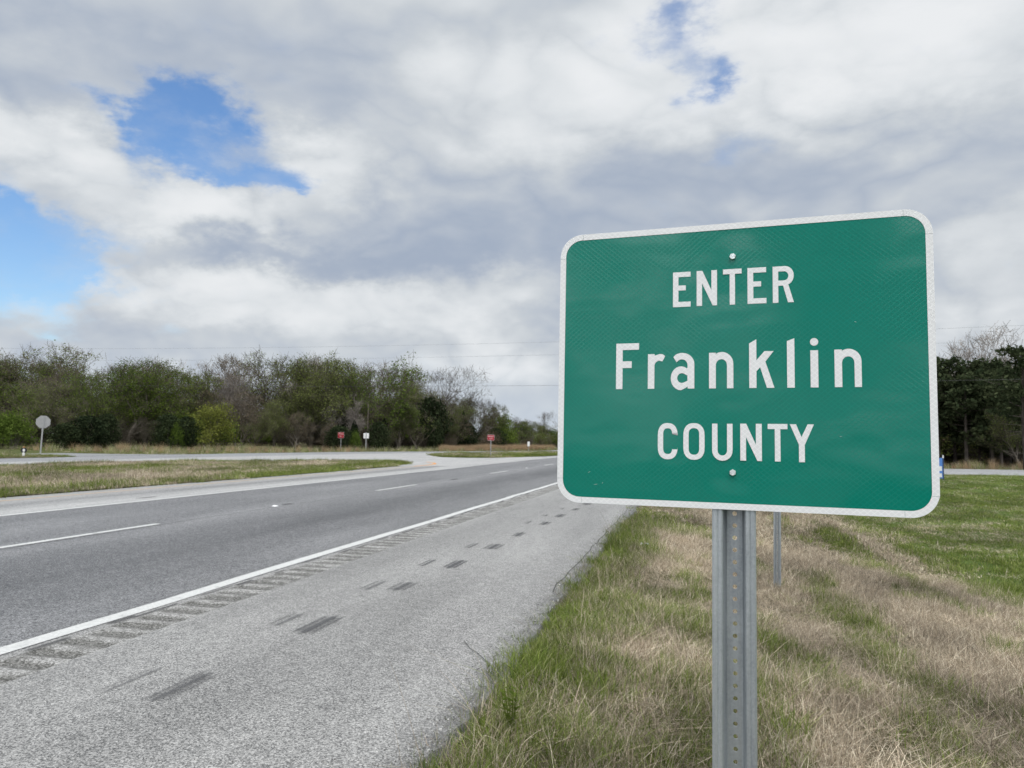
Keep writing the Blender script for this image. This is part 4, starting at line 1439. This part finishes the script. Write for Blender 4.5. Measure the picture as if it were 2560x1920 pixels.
# pale open field seen between the trunks
fm = MB()
faz = np.linspace(-38.5, -26.5, 13)
for a0, a1 in zip(faz[:-1], faz[1:]):
    e0 = min(1, (a0 + 38.5) / 2, (-26.5 - a0) / 2); e1 = min(1, (a1 + 38.5) / 2, (-26.5 - a1) / 2)
    for d0, d1, z0, z1 in ((6, 14, -.1, .25), (14, 24, .25, .70), (24, 34, .70, .85)):
        p_ = []
        for a_, d_, z_, e_ in ((a0, d0, z0, e0), (a1, d0, z0, e1), (a1, d1, z1, e1), (a0, d1, z1, e0)):
            x, y = at(a_, front(a_) + d_)
            p_.append((x, y, -.1 + (z_ + .1) * max(0, e_)))
        fm.poly(p_, [(0, 1, 2, 3)])
tag(link('field', fm.mesh('field', flat_mat('pale_field_grass', (.34, .33, .17), 0.95, .05, .3))), kind='structure')
# rows of the wood, from back to front
for row, (back, step) in enumerate(((33, 4.4), (24, 4.0), (16, 3.8), (10, 4.6))):
    az = -56.0
    while az < 15.5:
        d = front(az) + back + trng.normal(0, 2.2)
        x, y = at(az, d)
        h = tall(az, d) * trng.uniform(.84, 1.04) * (1.0 if row < 3 else .66)
        q = trng.random()
        green_side = az < -32
        if az > -9: d += 25; x, y = at(az, d); h = tall(az, d) * trng.uniform(.7, 1.05)
        if q < (.07 if green_side else .14): k = 'pale'
        elif q < (.14 if green_side else .34): k = 'bare'
        elif q < (.52 if green_side else .70): k = 'bud'
        elif q < (.93 if green_side else .985): k = 'green'
        else: k = 'bright'
        plant(k, x, y, h, wide=float(trng.uniform(1.05, 1.5)), var=(0 if k == 'bright' else None))
        az += math.degrees(step * trng.uniform(.7, 1.3) / d)
# twiggy thickets between the trunks
for back, step, hf in ((30, 3.2, .58), (22, 3.6, .50), (14, 4.2, .42), (6, 5.0, .30)):
    az = -55.0
    while az < -9.5:
        d = front(az) + back + trng.normal(0, 1.5)
        x, y = at(az, d)
        if not (back <= 14 and -37.5 < az < -27.5 and trng.random() < .85):
            plant('thicket', x, y, tall(az, d) * hf * trng.uniform(.7, 1.15), wide=float(trng.uniform(.9, 1.3)))
        az += math.degrees(step * trng.uniform(.7, 1.3) / d)
# undergrowth of the wood
for i in range(40):
    az = trng.uniform(-54, -10)
    d = front(az) + trng.uniform(6, 16)
    x, y = at(az, d)
    h = min(tall(az, d) * .5, trng.uniform(1.6, 4.4))
    k = trng.choice(['shrub', 'shrub', 'bare', 'bud', 'cedar'])
    plant(k, x, y, h, wide=1.15)


def front_tree(kind, u, back, topv, label, var=None, wide=1.0):
    az = u_az(u); d = front(az) + back
    x, y = at(az, d)
    h = topv / 1880 * d * math.cos(R(az + CAZ)) + 1.45
    return plant(kind, x, y, h, label, var, wide)


front_tree('shrub', 45, 1, 54, 'big bright green bush behind the stop sign', 2, .9)
front_tree('shrub', 10, 2, 40, 'green bush at the left edge before the wood', 0, .8)
front_tree('cedar', 168, 2, 20, 'low dark evergreen bush right of the stop sign', 1, 1.5)
front_tree('cedar', 225, 2, 40, 'broad dark evergreen to the right of the low dark bush', 1, 1.25)
front_tree('cedar', 272, 3, 46, 'dark evergreen at the right end of the pair right of the stop sign', 2, 1.0)
front_tree('bright', 525, 2, 78, 'rounded yellow green tree standing forward of the wood', 1, 1.15)
front_tree('cedar', 425, 2, 48, 'dark evergreen bush left of the rounded yellow green tree', 1, 1.05)
front_tree('cedar', 470, 2, 44, 'dark evergreen bush touching the rounded yellow green tree', 2, 1.0)
front_tree('shrub', 447, 1, 34, 'light green sapling growing between two dark evergreen bushes', 2, .45)
front_tree('bare', 365, 1, 40, 'small forked leafless sapling left of the two dark evergreen bushes', 2, .9)
front_tree('bright', 325, 8, 176, 'broad bright green tree rising to the skyline left of centre of the wood', 0, 1.25)
front_tree('green', 240, 9, 150, 'upright green tree next to the broad bright green tree', 0, .9)
front_tree('bud', 150, 7, 120, 'olive leafed tree spreading above the stop sign', 1, 1.4)
front_tree('green', 690, 6, 96, 'green tree deep in the middle of the brown wood', 2, .9)
front_tree('bud', 640, 3, 66, 'olive green bushy tree right of the rounded yellow green tree', 1, 1.3)
front_tree('bud', 740, 4, 60, 'olive bushy tree left of the farther red sign', 2, 1.3)
front_tree('cedar', 850, 3, 30, 'dark cedar directly behind the farther red sign', 1, 1.2)
front_tree('cedar', 888, 5, 44, 'dark cedar between the red sign and the white blank sign', 0, 1.1)
front_tree('shrub', 890, 2, 22, 'light green bush beside the white blank sign', 2, .6)
front_tree('cedar', 948, 3, 40, 'dark cedar right of the white blank sign', 2, 1.15)
front_tree('tallgreen', 1003, 10, 206, 'tall green tree whose open crown tops the right end of the wood', 0, 1.0)
front_tree('fan', 1062, 12, 180, 'leafless tree fanning out at the right shoulder of the wood', 0, 1.25)
front_tree('cedar', 1078, 8, 104, 'dark ragged evergreen under the fanned leafless tree', 1, .8)
front_tree('cedar', 1088, 4, 44, 'small dark cedar at the foot of the ragged evergreen', 2, .9)
front_tree('bud', 1045, 4, 62, 'olive bushy tree below the tall green tree', 1, 1.3)
front_tree('green', 1130, 8, 66, 'green bushy tree in the falling end of the wood', 0, 1.3)
front_tree('bare', 1155, 16, 118, 'leafless tree standing above the falling end of the wood', 2, 1.0)
front_tree('cedar', 1160, 10, 70, 'dark pointed cedar under the leafless tree', 0, .9)
front_tree('cedar', 1178, 5, 34, 'dark cedar left of the median red sign', 2, 1.1)
front_tree('bare', 1222, 18, 104, 'thin upright leafless tree above the median red sign', 3, .55)
front_tree('bare', 1209, 22, 94, 'thinner leafless tree beside the upright one above the median red sign', 1, .45)
front_tree('shrub', 1262, 6, 64, 'rounded green tree right of the median red sign', 0, .75)
front_tree('cedar', 1240, 6, 30, 'dark bush behind the median red sign', 1, 1.2)
front_tree('bud', 1305, 16, 46, 'olive green tree between the rounded green tree and the lone leafless tree', 1, 1.2)
front_tree('fan', 1345, 25, 72, 'lone leafless domed tree near the left edge of the green sign', 0, 1.1)
front_tree('shrub', 1385, 20, 30, 'dark green bushy tree touching the left edge of the green sign', 0, .9)
front_tree('shrub', 1350, 14, 22, 'low dark green thicket under the lone leafless tree', 1, 1.3)

# pine grove behind the side road
def right_tree(kind, u, dep, topv, label=None, var=None, wide=1.0, group=None):
    az = u_az(u); d = dep / math.cos(R(az + CAZ))
    x, y = at(az, d)
    h = topv / 1880 * dep + 1.4 - ground_at(x, y)
    return plant(kind, x, y, h, label, var, wide, group)


right_tree('pine', 2345, 84, 214, 'dark pine nearest the right edge of the green sign', 1, 1.15)
right_tree('pine', 2415, 82, 200, 'bushy dark pine in front of the leafless tree', 3, 1.2)
right_tree('pine', 2478, 84, 206, 'dark pine in the middle of the grove on the right', 0, 1.15)
right_tree('pine', 2562, 70, 246, 'tall spreading pine at the right edge of the photo', 2, 1.15)
right_tree('pale', 2435, 104, 296, 'large leafless tree rising behind the dark pines', 0, 1.15)
right_tree('pale', 2460, 108, 276, 'leafless tree crossing crowns with the large one behind the pines', 1, 1.2)
right_tree('bare', 2520, 112, 240, 'smaller leafless tree to the right behind the dark pines', 2, 1.0)
right_tree('bare', 2365, 112, 220, 'leafless tree half hidden by the green sign behind the pines', 1, 1.0)
right_tree('bud', 2545, 78, 96, 'yellow green young tree in front of the pines at the right edge', 1, 1.1)
for i in range(30):
    u = trng.uniform(2120, 2900)
    right_tree('pine', u, trng.uniform(86, 118), trng.uniform(150, 205), wide=float(trng.uniform(1.0, 1.35)))
for i in range(16):
    u = trng.uniform(2280, 2800)
    right_tree('pine', u, trng.uniform(84, 100), trng.uniform(70, 130), 'young dark pine low in the grove on the right', 3, 1.35, 'young pines of the grove')
for i in range(26):
    u = 2290 + i * 16 + trng.uniform(-8, 8)
    right_tree('thicket', u, trng.uniform(96, 118), trng.uniform(70, 120), 'dark twiggy thicket between the pine trunks on the right', None, 1.3, 'thickets between the pine trunks')
for i in range(18):
    u = trng.uniform(2280, 2800)
    right_tree('shrub', u, trng.uniform(96, 120), trng.uniform(30, 80), 'dark thicket bush under the pines on the right', 1, 1.3, 'thicket under the pines')
# ------------------------------------------------------------------ grass


def vnoise(x, y, seed):
    rg = np.random.default_rng(seed)
    G = rg.random((64, 64))
    xi = np.floor(x).astype(int); yi = np.floor(y).astype(int)
    fx = x - xi; fy = y - yi
    fx = fx * fx * (3 - 2 * fx); fy = fy * fy * (3 - 2 * fy)
    g = lambda a, c: G[a % 64, c % 64]
    return (g(xi, yi) * (1 - fx) + g(xi + 1, yi) * fx) * (1 - fy) + (g(xi, yi + 1) * (1 - fx) + g(xi + 1, yi + 1) * fx) * fy


GREENS = np.array([(.115, .165, .026), (.155, .205, .036), (.195, .225, .058), (.080, .125, .024), (.24, .25, .10)])
STRAWS = np.array([(.43, .355, .26), (.51, .43, .325), (.36, .29, .215), (.23, .185, .135), (.60, .53, .415)])
SEDGE = np.array([(.37, .26, .155), (.43, .32, .20), (.30, .215, .13)])


def tuft(name, seed, n, h, spread, lean, width, pal, curl=0.5, hv=.4, segs=3):
    rg = np.random.default_rng(seed)
    th = rg.uniform(0, 6.28, n); rr = spread * np.sqrt(rg.random(n))
    bx, by = rr * np.cos(th), rr * np.sin(th)
    hh = h * rg.uniform(1 - hv, 1 + hv, n)
    la = rg.uniform(0, 6.28, n); ln = np.abs(rg.normal(0, lean, n))
    dxl, dyl = np.cos(la), np.sin(la)
    fa = rg.uniform(0, 6.28, n)
    wx_, wy_ = np.cos(fa) * width * .5, np.sin(fa) * width * .5
    c = pal[rg.integers(0, len(pal), n)] * rg.uniform(.65, 1.35, (n, 1))
    V = []; Cc = []
    for s in range(segs + 1):
        u = s / segs
        out = hh * (ln * u + curl * ln * u * u)
        zz = hh * (u - .28 * np.minimum(ln, 1.3) * u * u)
        px, py = bx + dxl * out, by + dyl * out
        wv = (1 - .75 * u) * rg.uniform(.8, 1.2, n)
        if s < segs:
            V += [np.stack([px - wx_ * wv, py - wy_ * wv, zz], -1), np.stack([px + wx_ * wv, py + wy_ * wv, zz], -1)]
            Cc += [c] * 2
        else:
            V += [np.stack([px, py, zz], -1)]; Cc += [c]
    V = np.stack(V, 1); Cc = np.stack(Cc, 1)
    k = V.shape[1]
    base = (np.arange(n) * k)[:, None]
    Q = [base + np.array([[2 * s, 2 * s + 1, 2 * s + 3, 2 * s + 2]]) for s in range(segs - 1)]
    Tt = base + np.array([[2 * segs - 2, 2 * segs - 1, 2 * segs]])
    me = mesh_np(name, V.reshape(-1, 3), [np.concatenate(Q), Tt], M['blade'], False, Cc.reshape(-1, 3))
    return me


TUFTS = []
def addt(*a, **k):
    TUFTS.append(tuft('tuft_%02d' % len(TUFTS), 500 + len(TUFTS), *a, **k)); return len(TUFTS) - 1
mixpal = np.concatenate([GREENS, STRAWS])
T_GREEN = [addt(54, .115, .13, .55, .0048, GREENS) for _ in range(4)]
T_STRAW = [addt(52, .085, .15, 1.05, .0038, STRAWS, curl=.7, hv=.6) for _ in range(4)]
T_MIX = [addt(70, .125, .14, .60, .0030, mixpal) for _ in range(3)]
T_WEED = [addt(14, .07, .05, .9, .016, GREENS, curl=.9, hv=.3) for _ in range(2)]
T_LAWN = [addt(50, .085, .20, .5, .0065, GREENS) for _ in range(2)]
T_FGREEN = [addt(46, .12, .34, .5, .011, GREENS, segs=2) for _ in range(3)]
T_FSTRAW = [addt(46, .10, .34, .8, .009, STRAWS, curl=.8, segs=2) for _ in range(3)]
T_LONG = [addt(4, .36, .06, .75, .0026, STRAWS, curl=.7, hv=.3, segs=4) for _ in range(3)]
T_SEDGE = [addt(60, .62, .22, .28, .012, SEDGE, curl=.9, segs=2) for _ in range(2)]
T_PALE = [addt(60, .55, .30, .40, .014, np.concatenate([STRAWS, GREENS * 1.2]), curl=.9, segs=2) for _ in range(2)]
def pebble(name, seed):
    rg = np.random.default_rng(seed)
    bmp = bmesh.new(); bmesh.ops.create_icosphere(bmp, subdivisions=1, radius=.5)
    for v in bmp.verts: v.co *= float(rg.uniform(.7, 1.15))
    for v in bmp.verts: v.co.z *= .6
    me = bpy.data.meshes.new(name); bmp.to_mesh(me); bmp.free()
    at_ = me.color_attributes.new('col', 'FLOAT_COLOR', 'POINT')
    g_ = float(rg.uniform(.12, .42))
    for d in at_.data: d.color = (g_, g_ * .98, g_ * .94, 1)
    me.materials.append(M['blade']); TUFTS.append(me)
    return len(TUFTS) - 1


T_STONE = [pebble('tuft_%02d' % len(TUFTS), 900 + i) for i in range(4)]
tcol = bpy.data.collections.new('tuft_sources')          # never linked to the scene
for me in TUFTS: tcol.objects.link(bpy.data.objects.new(me.name, me))

ng = bpy.data.node_groups.new('scatter_tufts', 'GeometryNodeTree')
ng.interface.new_socket('Geometry', in_out='INPUT', socket_type='NodeSocketGeometry')
ng.interface.new_socket('Geometry', in_out='OUTPUT', socket_type='NodeSocketGeometry')
gi = ng.nodes.new('NodeGroupInput'); go = ng.nodes.new('NodeGroupOutput')
ci = ng.nodes.new('GeometryNodeCollectionInfo')
ci.inputs['Collection'].default_value = tcol
ci.inputs['Separate Children'].default_value = True
ci.inputs['Reset Children'].default_value = True
ip = ng.nodes.new('GeometryNodeInstanceOnPoints')
ip.inputs['Pick Instance'].default_value = True
def nattr(nm, ty):
    nd = ng.nodes.new('GeometryNodeInputNamedAttribute'); nd.data_type = ty
    nd.inputs['Name'].default_value = nm
    return nd.outputs['Attribute']
e2r = ng.nodes.new('FunctionNodeEulerToRotation')
ng.links.new(nattr('rot', 'FLOAT_VECTOR'), e2r.inputs[0])
ng.links.new(gi.outputs[0], ip.inputs['Points'])
ng.links.new(ci.outputs[0], ip.inputs['Instance'])
ng.links.new(nattr('pick', 'INT'), ip.inputs['Instance Index'])
ng.links.new(e2r.outputs[0], ip.inputs['Rotation'])
ng.links.new(nattr('scl', 'FLOAT_VECTOR'), ip.inputs['Scale'])
ng.links.new(ip.outputs[0], go.inputs[0])


def scatter(name, P, pick, scl, tint, label, cat, tilt=.12):
    n = len(P)
    me = bpy.data.meshes.new(name)
    me.vertices.add(n); me.vertices.foreach_set('co', np.asarray(P, np.float32).ravel())
    rot = np.stack([rng.normal(0, tilt, n), rng.normal(0, tilt, n), rng.uniform(0, 6.28, n)], -1).astype(np.float32)
    for nm, ty, d, key in (('rot', 'FLOAT_VECTOR', rot, 'vector'), ('scl', 'FLOAT_VECTOR', scl.astype(np.float32), 'vector')):
        at_ = me.attributes.new(nm, ty, 'POINT'); at_.data.foreach_set(key, d.ravel())
    at_ = me.attributes.new('pick', 'INT', 'POINT'); at_.data.foreach_set('value', np.asarray(pick, np.int32))
    at_ = me.attributes.new('tint', 'FLOAT', 'POINT'); at_.data.foreach_set('value', np.asarray(tint, np.float32))
    me.materials.append(M['blade'])
    o = link(name, me)
    md = o.modifiers.new('scatter', 'NODES'); md.node_group = ng
    return tag(o, label, cat, kind='stuff')


def in_view(x, y, pad=6):
    a = np.degrees(np.arctan2(x, y)) + CAZ
    return (np.abs(a) < 34.3 + pad) & (y > .6)


def straw_p(x, y):
    big = vnoise(x * .8 + 9, y * .33 + 3, 1); mid_ = vnoise(x * 2.2, y * .8, 2); sm = vnoise(x * 4.5 + 5, y * 3.5, 3)
    streak = vnoise(x * 3.3 + 40, y * .12 + 7, 4)
    base = np.interp(x, [-1.1, -.85, -.3, .4, 1.0, 4.0, 4.5, 5.0, 6.5, 9], [.15, .38, .70, .80, 1.02, 1.04, .80, .28, .24, .16])
    # left strip turns green again further on
    base = np.where(x < .8, base * np.interp(y, [2, 7, 14, 25], [1.0, 1.0, .9, .75]), base)
    amp = np.interp(x, [-1.1, 0, 1, 4, 5, 9], [.8, 1.15, .60, .55, .8, .75])
    p = base + amp * ((big - .5) * .75 + (mid_ - .5) * .75 + (sm - .5) * .45) 
    p = np.where((x > 1.4) & (x < 4.6), p - .75 * np.clip(streak - .58, 0, 1) * 4.2, p)
    return np.clip(p, 0, 1)


def verge_patch(y0, y1, x0, x1, dens, far, smin=1.0, smax=1.0):
    n = int((y1 - y0) * (x1 - x0) * dens)
    x = rng.uniform(x0, x1, n); y = rng.uniform(y0, y1, n)
    k = in_view(x, y) & (x > -1.10 + rng.random(n) ** 2 * .06)
    k &= ~((vnoise(x * 3.0 + 17, y * 3.0, 61) < .33) & (rng.random(n) < .55) & (y < 16))
    k &= ~((y > 65.0) & (y < 78.4) & (x > 3.5))
    k &= ~((y < 4.4) & (y > 2.4) & (np.abs(x - .09) < .03))
    x, y = x[k], y[k]; n = len(x)
    p = straw_p(x, y); q = rng.random(n)
    st = q < p
    pk = np.empty(n, int)
    r3 = rng.integers(0, 12, n)
    if far:
        pk[:] = np.where(st, np.array(T_FSTRAW)[r3 % 3], np.array(T_FGREEN)[r3 % 3])
    else:
        pk[:] = np.where(st, np.array(T_STRAW)[r3 % 4], np.array(T_GREEN)[r3 % 4])
        mx_ = (np.abs(p - .5) < .25) & (rng.random(n) < .4)
        pk[mx_] = np.array(T_MIX)[r3[mx_] % 3]
        ll = (rng.random(n) < .045) & (x < 4.5)
        pk[ll] = np.array(T_LONG)[r3[ll] % 3]
        wd_ = (rng.random(n) < .03) & (p < .7)
        pk[wd_] = np.array(T_WEED)[r3[wd_] % 2]
        ml = x > 5.2
        pk[ml & ~st] = np.array(T_LAWN)[r3[ml & ~st] % 2]
    hgt = .45 + .80 * vnoise(x * 1.6, y * 1.6, 12)
    hgt = np.where(x > 5.0, hgt * np.interp(y, [5, 30, 60], [.75, .6, .32]), hgt)
    hgt = np.where(x < -.85, hgt * .9, hgt)
    s = rng.uniform(.75, 1.25, n) * np.interp(y, [y0, y1], [smin, smax])
    scl = np.stack([s, s, s * hgt], -1)
    tint = np.clip(.5 + (vnoise(x * .9, y * .5, 22) - .5) * .7 + (vnoise(x * 3.1, y * 3.1, 23) - .5) * .5 + rng.normal(0, .15, n), 0, 1)
    z = verge_np(x)
    return np.stack([x, y, z - .005], -1), pk, scl, tint


segs_ = [verge_patch(1.6, 7.5, -1.1, 6.5, 250, False), verge_patch(7.5, 14, -1.1, 9.5, 130, False, 1.0, 1.15),
         verge_patch(14, 24, -1.1, 14, 34, True, .85, .95), verge_patch(24, 40, -1.1, 24, 17, True, 1.0, 1.15), verge_patch(40, 80, -1.1, 42, 7, True, 1.3, 1.6)]
P = [np.concatenate([s[i] for s in segs_]) for i in range(4)]
scatter('verge_grass', P[0], P[1], P[2], P[3], 'rough mixed green and straw coloured grass on the roadside verge', 'grass')


n = 5200
x = -1.10 + np.abs(rng.normal(0, .11, n)) * np.where(rng.random(n) < .72, -1, .6); y = 2.0 + 16 * rng.random(n) ** 1.5
far_ = rng.random(n) < .05
x = np.where(far_, rng.uniform(-3.6, -1.2, n), x)
s = rng.uniform(.004, .012, n) * (1 + (rng.random(n) < .05))
scatter('gravel', np.stack([x, y, np.where(x < -1.09, .001, verge_np(x))], -1), np.array(T_STONE)[rng.integers(0, 4, n)], np.stack([s, s, s], -1), rng.uniform(0, 1, n), 'loose grey gravel along the crumbled shoulder edge', 'gravel', .4)


def inside(poly, x, y):
    r = np.zeros(len(x), bool)
    n = len(poly)
    for i in range(n):
        xa, ya = poly[i]; xb, yb = poly[(i + 1) % n]
        c = ((ya > y) != (yb > y)) & (x < (xb - xa) * (y - ya) / (yb - ya + 1e-12) + xa)
        r ^= c
    return r


def poly_grass(name, poly, y0, dens, green_edge, label, s0=.9, hmul=1.0):
    xs_ = [a for a, _ in poly]; ys_ = [c for _, c in poly]
    n = int((max(xs_) - min(xs_)) * (max(ys_) - max(y0, min(ys_))) * dens)
    x = rng.uniform(min(xs_), max(xs_), n); y = rng.uniform(max(y0, min(ys_)), max(ys_), n)
    k = inside(poly, x, y) & in_view(x, y, 4)
    x, y = x[k], y[k]; n = len(x)
    # distance to the outline decides how green the edge is
    dmin = np.full(n, 1e9)
    for i in range(len(poly)):
        a_ = np.array(poly[i]); b_ = np.array(poly[(i + 1) % len(poly)])
        ab = b_ - a_; t_ = np.clip(((x - a_[0]) * ab[0] + (y - a_[1]) * ab[1]) / (ab @ ab + 1e-9), 0, 1)
        dmin = np.minimum(dmin, np.hypot(x - a_[0] - t_ * ab[0], y - a_[1] - t_ * ab[1]))
    p = np.clip(np.interp(dmin, [0, .7, 1.8, 5.0, 7], [.12, .35, .72, .72, .55]) * (1 - green_edge) + (vnoise(x * .5, y * .25, 31) - .5) * 1.2 + (vnoise(x * 1.7, y * 1.7, 32) - .5) * .6, 0, 1)
    st = rng.random(n) < p
    r3 = rng.integers(0, 12, n)
    pk = np.where(st, np.array(T_FSTRAW)[r3 % 3], np.array(T_FGREEN)[r3 % 3])
    s = s0 * rng.uniform(.75, 1.25, n)
    hz = s * hmul * (.7 + .7 * vnoise(x * .8, y * .8, 33)) * np.interp(dmin, [0, .3, 1.0], [.6, 1.15, 1.0])
    scl = np.stack([s, s, hz], -1)
    tint = np.clip(.5 + (vnoise(x * .5, y * .5, 35) - .5) * .6 + rng.normal(0, .12, n), 0, 1)
    scatter(name, np.stack([x, y, np.full(n, .015)], -1), pk, scl, tint, label, 'grass')


poly_grass('median_grass', med1, 8, 26, .12, 'green edged dry grass on the long median nose', 1.0)
poly_grass('median_grass', med2, 50, 14, .15, 'dry grass on the second median with the red sign', 1.3, .9)
poly_grass('corner_grass', corner, 24, 14, .75, 'short green grass at the street corner under the stop sign', .9, .7)

# tan sedge and rough grass between the far road and the wood
def band(n, az0, az1, d0, d1, picks, smin, smax, label, name):
    az_ = rng.uniform(az0, az1, n)
    fr = np.interp(az_, FRONT_A, FRONT_D)
    d = fr + rng.uniform(d0, d1, n)
    x = d * np.sin(np.radians(az_)); y = d * np.cos(np.radians(az_))
    # keep off the pavement of the far road and side street
    ox = np.interp(y, [p_[1] for p_ in opp_far], [p_[0] for p_ in opp_far])
    k = (x < ox - .4) & ~((x < -36) & (y > 38) & (y < 46.5 + np.clip(-44 - x, 0, 99) * .055))
    x, y = x[k], y[k]; n = len(x)
    cl = vnoise(x * .35, y * .35, 44)
    s = rng.uniform(smin, smax, n) * (.55 + .9 * cl)
    z = -.06 + np.clip((-38 - x) * .012, 0, .5)
    scatter(name, np.stack([x, y, z], -1), np.array(picks)[rng.integers(0, len(picks), n)], np.stack([s, s, s], -1), np.clip(.5 + rng.normal(0, .18, n), 0, 1), label, 'grass')


band(8000, -54, -9.6, -16, 4, T_FGREEN + T_FGREEN + T_FSTRAW + T_PALE[:1], .6, 1.0, 'pale rough grass between the far road and the wood', 'far_verge_grass')
band(2000, -18.5, -10, -12, 0, T_SEDGE, .7, 1.1, 'tan broom grass beyond the far road under the wood', 'broom_grass')
band(150, -50, -24, -9, 0, T_SEDGE, .5, 1.0, 'scattered tan broom grass below the wood', 'broom_grass')
n = 420
x = rng.uniform(14, 60, n); y = 78.6 + rng.random(n) ** 1.6 * 4
s = rng.uniform(.6, 1.35, n) * (.5 + vnoise(x * .7, y * .7, 51))
scatter('broom_grass', np.stack([x, y, verge_np(x)], -1), np.array(T_SEDGE + T_PALE)[rng.integers(0, 4, n)], np.stack([s, s, s], -1), rng.uniform(.3, .8, n), 'tan broom grass along the far side of the side road before the pines', 'grass')

# ------------------------------------------------------------------ small things in the grass
def flower(az_, dist, label):
    x, y = at(az_, dist)
    t = thing('flower', label, 'flower', (x, y, verge_z(x)), 'white flowers in the mown grass')
    a = MB(); a.tube((0, 0, 0), (0, 0, .17), .004, .003, 5)
    link('stem', a.mesh('stem', M['leaf_green']), t)
    a = MB()
    for i in range(8):
        c, s_ = math.cos(R(45 * i)), math.sin(R(45 * i)); c2, s2 = -s_, c
        a.poly([(0, 0, .17), (c * .02 + c2 * .012, s_ * .02 + s2 * .012, .185), (c * .042, s_ * .042, .19), (c * .02 - c2 * .012, s_ * .02 - s2 * .012, .185)], [(0, 1, 2, 3)])
    link('petals', a.mesh('petals', M['petal']), t)
for az_, dist in ((16.85, 50), (17.1, 48.5), (17.7, 49.5), (18.15, 51.5), (20.5, 50.5), (16.75, 47), (19.3, 38), (20.1, 37), (18.9, 31.5)):
    flower(az_, dist, 'tiny white flower in the bright green grass right of the sign')

t = thing('weed', 'bright green leafy weed at the road edge of the grass', 'plant', (-.86, 3.78, verge_z(-.86)))
wr = np.random.default_rng(5)
for i in range(7):
    a = MB(); th = wr.uniform(0, 6.28); L = wr.uniform(.14, .26)
    p0 = Vector((0, 0, 0)); p1 = Vector((math.cos(th) * .05, math.sin(th) * .05, L))
    a.tube(p0, p1, .003, .0015, 5)
    for j in range(9):
        f = .35 + .65 * j / 8; c = p0.lerp(p1, f); ph = wr.uniform(0, 6.28); l = wr.uniform(.02, .045)
        d = Vector((math.cos(ph), math.sin(ph), .35)); sd = Vector((-math.sin(ph), math.cos(ph), 0)) * l * .28
        a.poly([c, c + d * l * .5 + sd, c + d * l, c + d * l * .5 - sd], [(0, 1, 2, 3)])
    link('stem', a.mesh('stem', M['leaf_bright']), t)

t = MB()
t.poly([(-.06, -.02, .0), (.0, -.035, .03), (.065, -.015, .012), (.055, .02, .03), (0, .03, .015), (-.05, .025, .035)], [(0, 1, 4, 5), (1, 2, 3, 4)])
tag(link('litter_scrap', t.mesh('litter_scrap', M['scrap']), None, (-.60, 10.9, verge_z(-.6) + .07)), 'crumpled white plastic scrap lying in the grass beside the shoulder', 'litter')
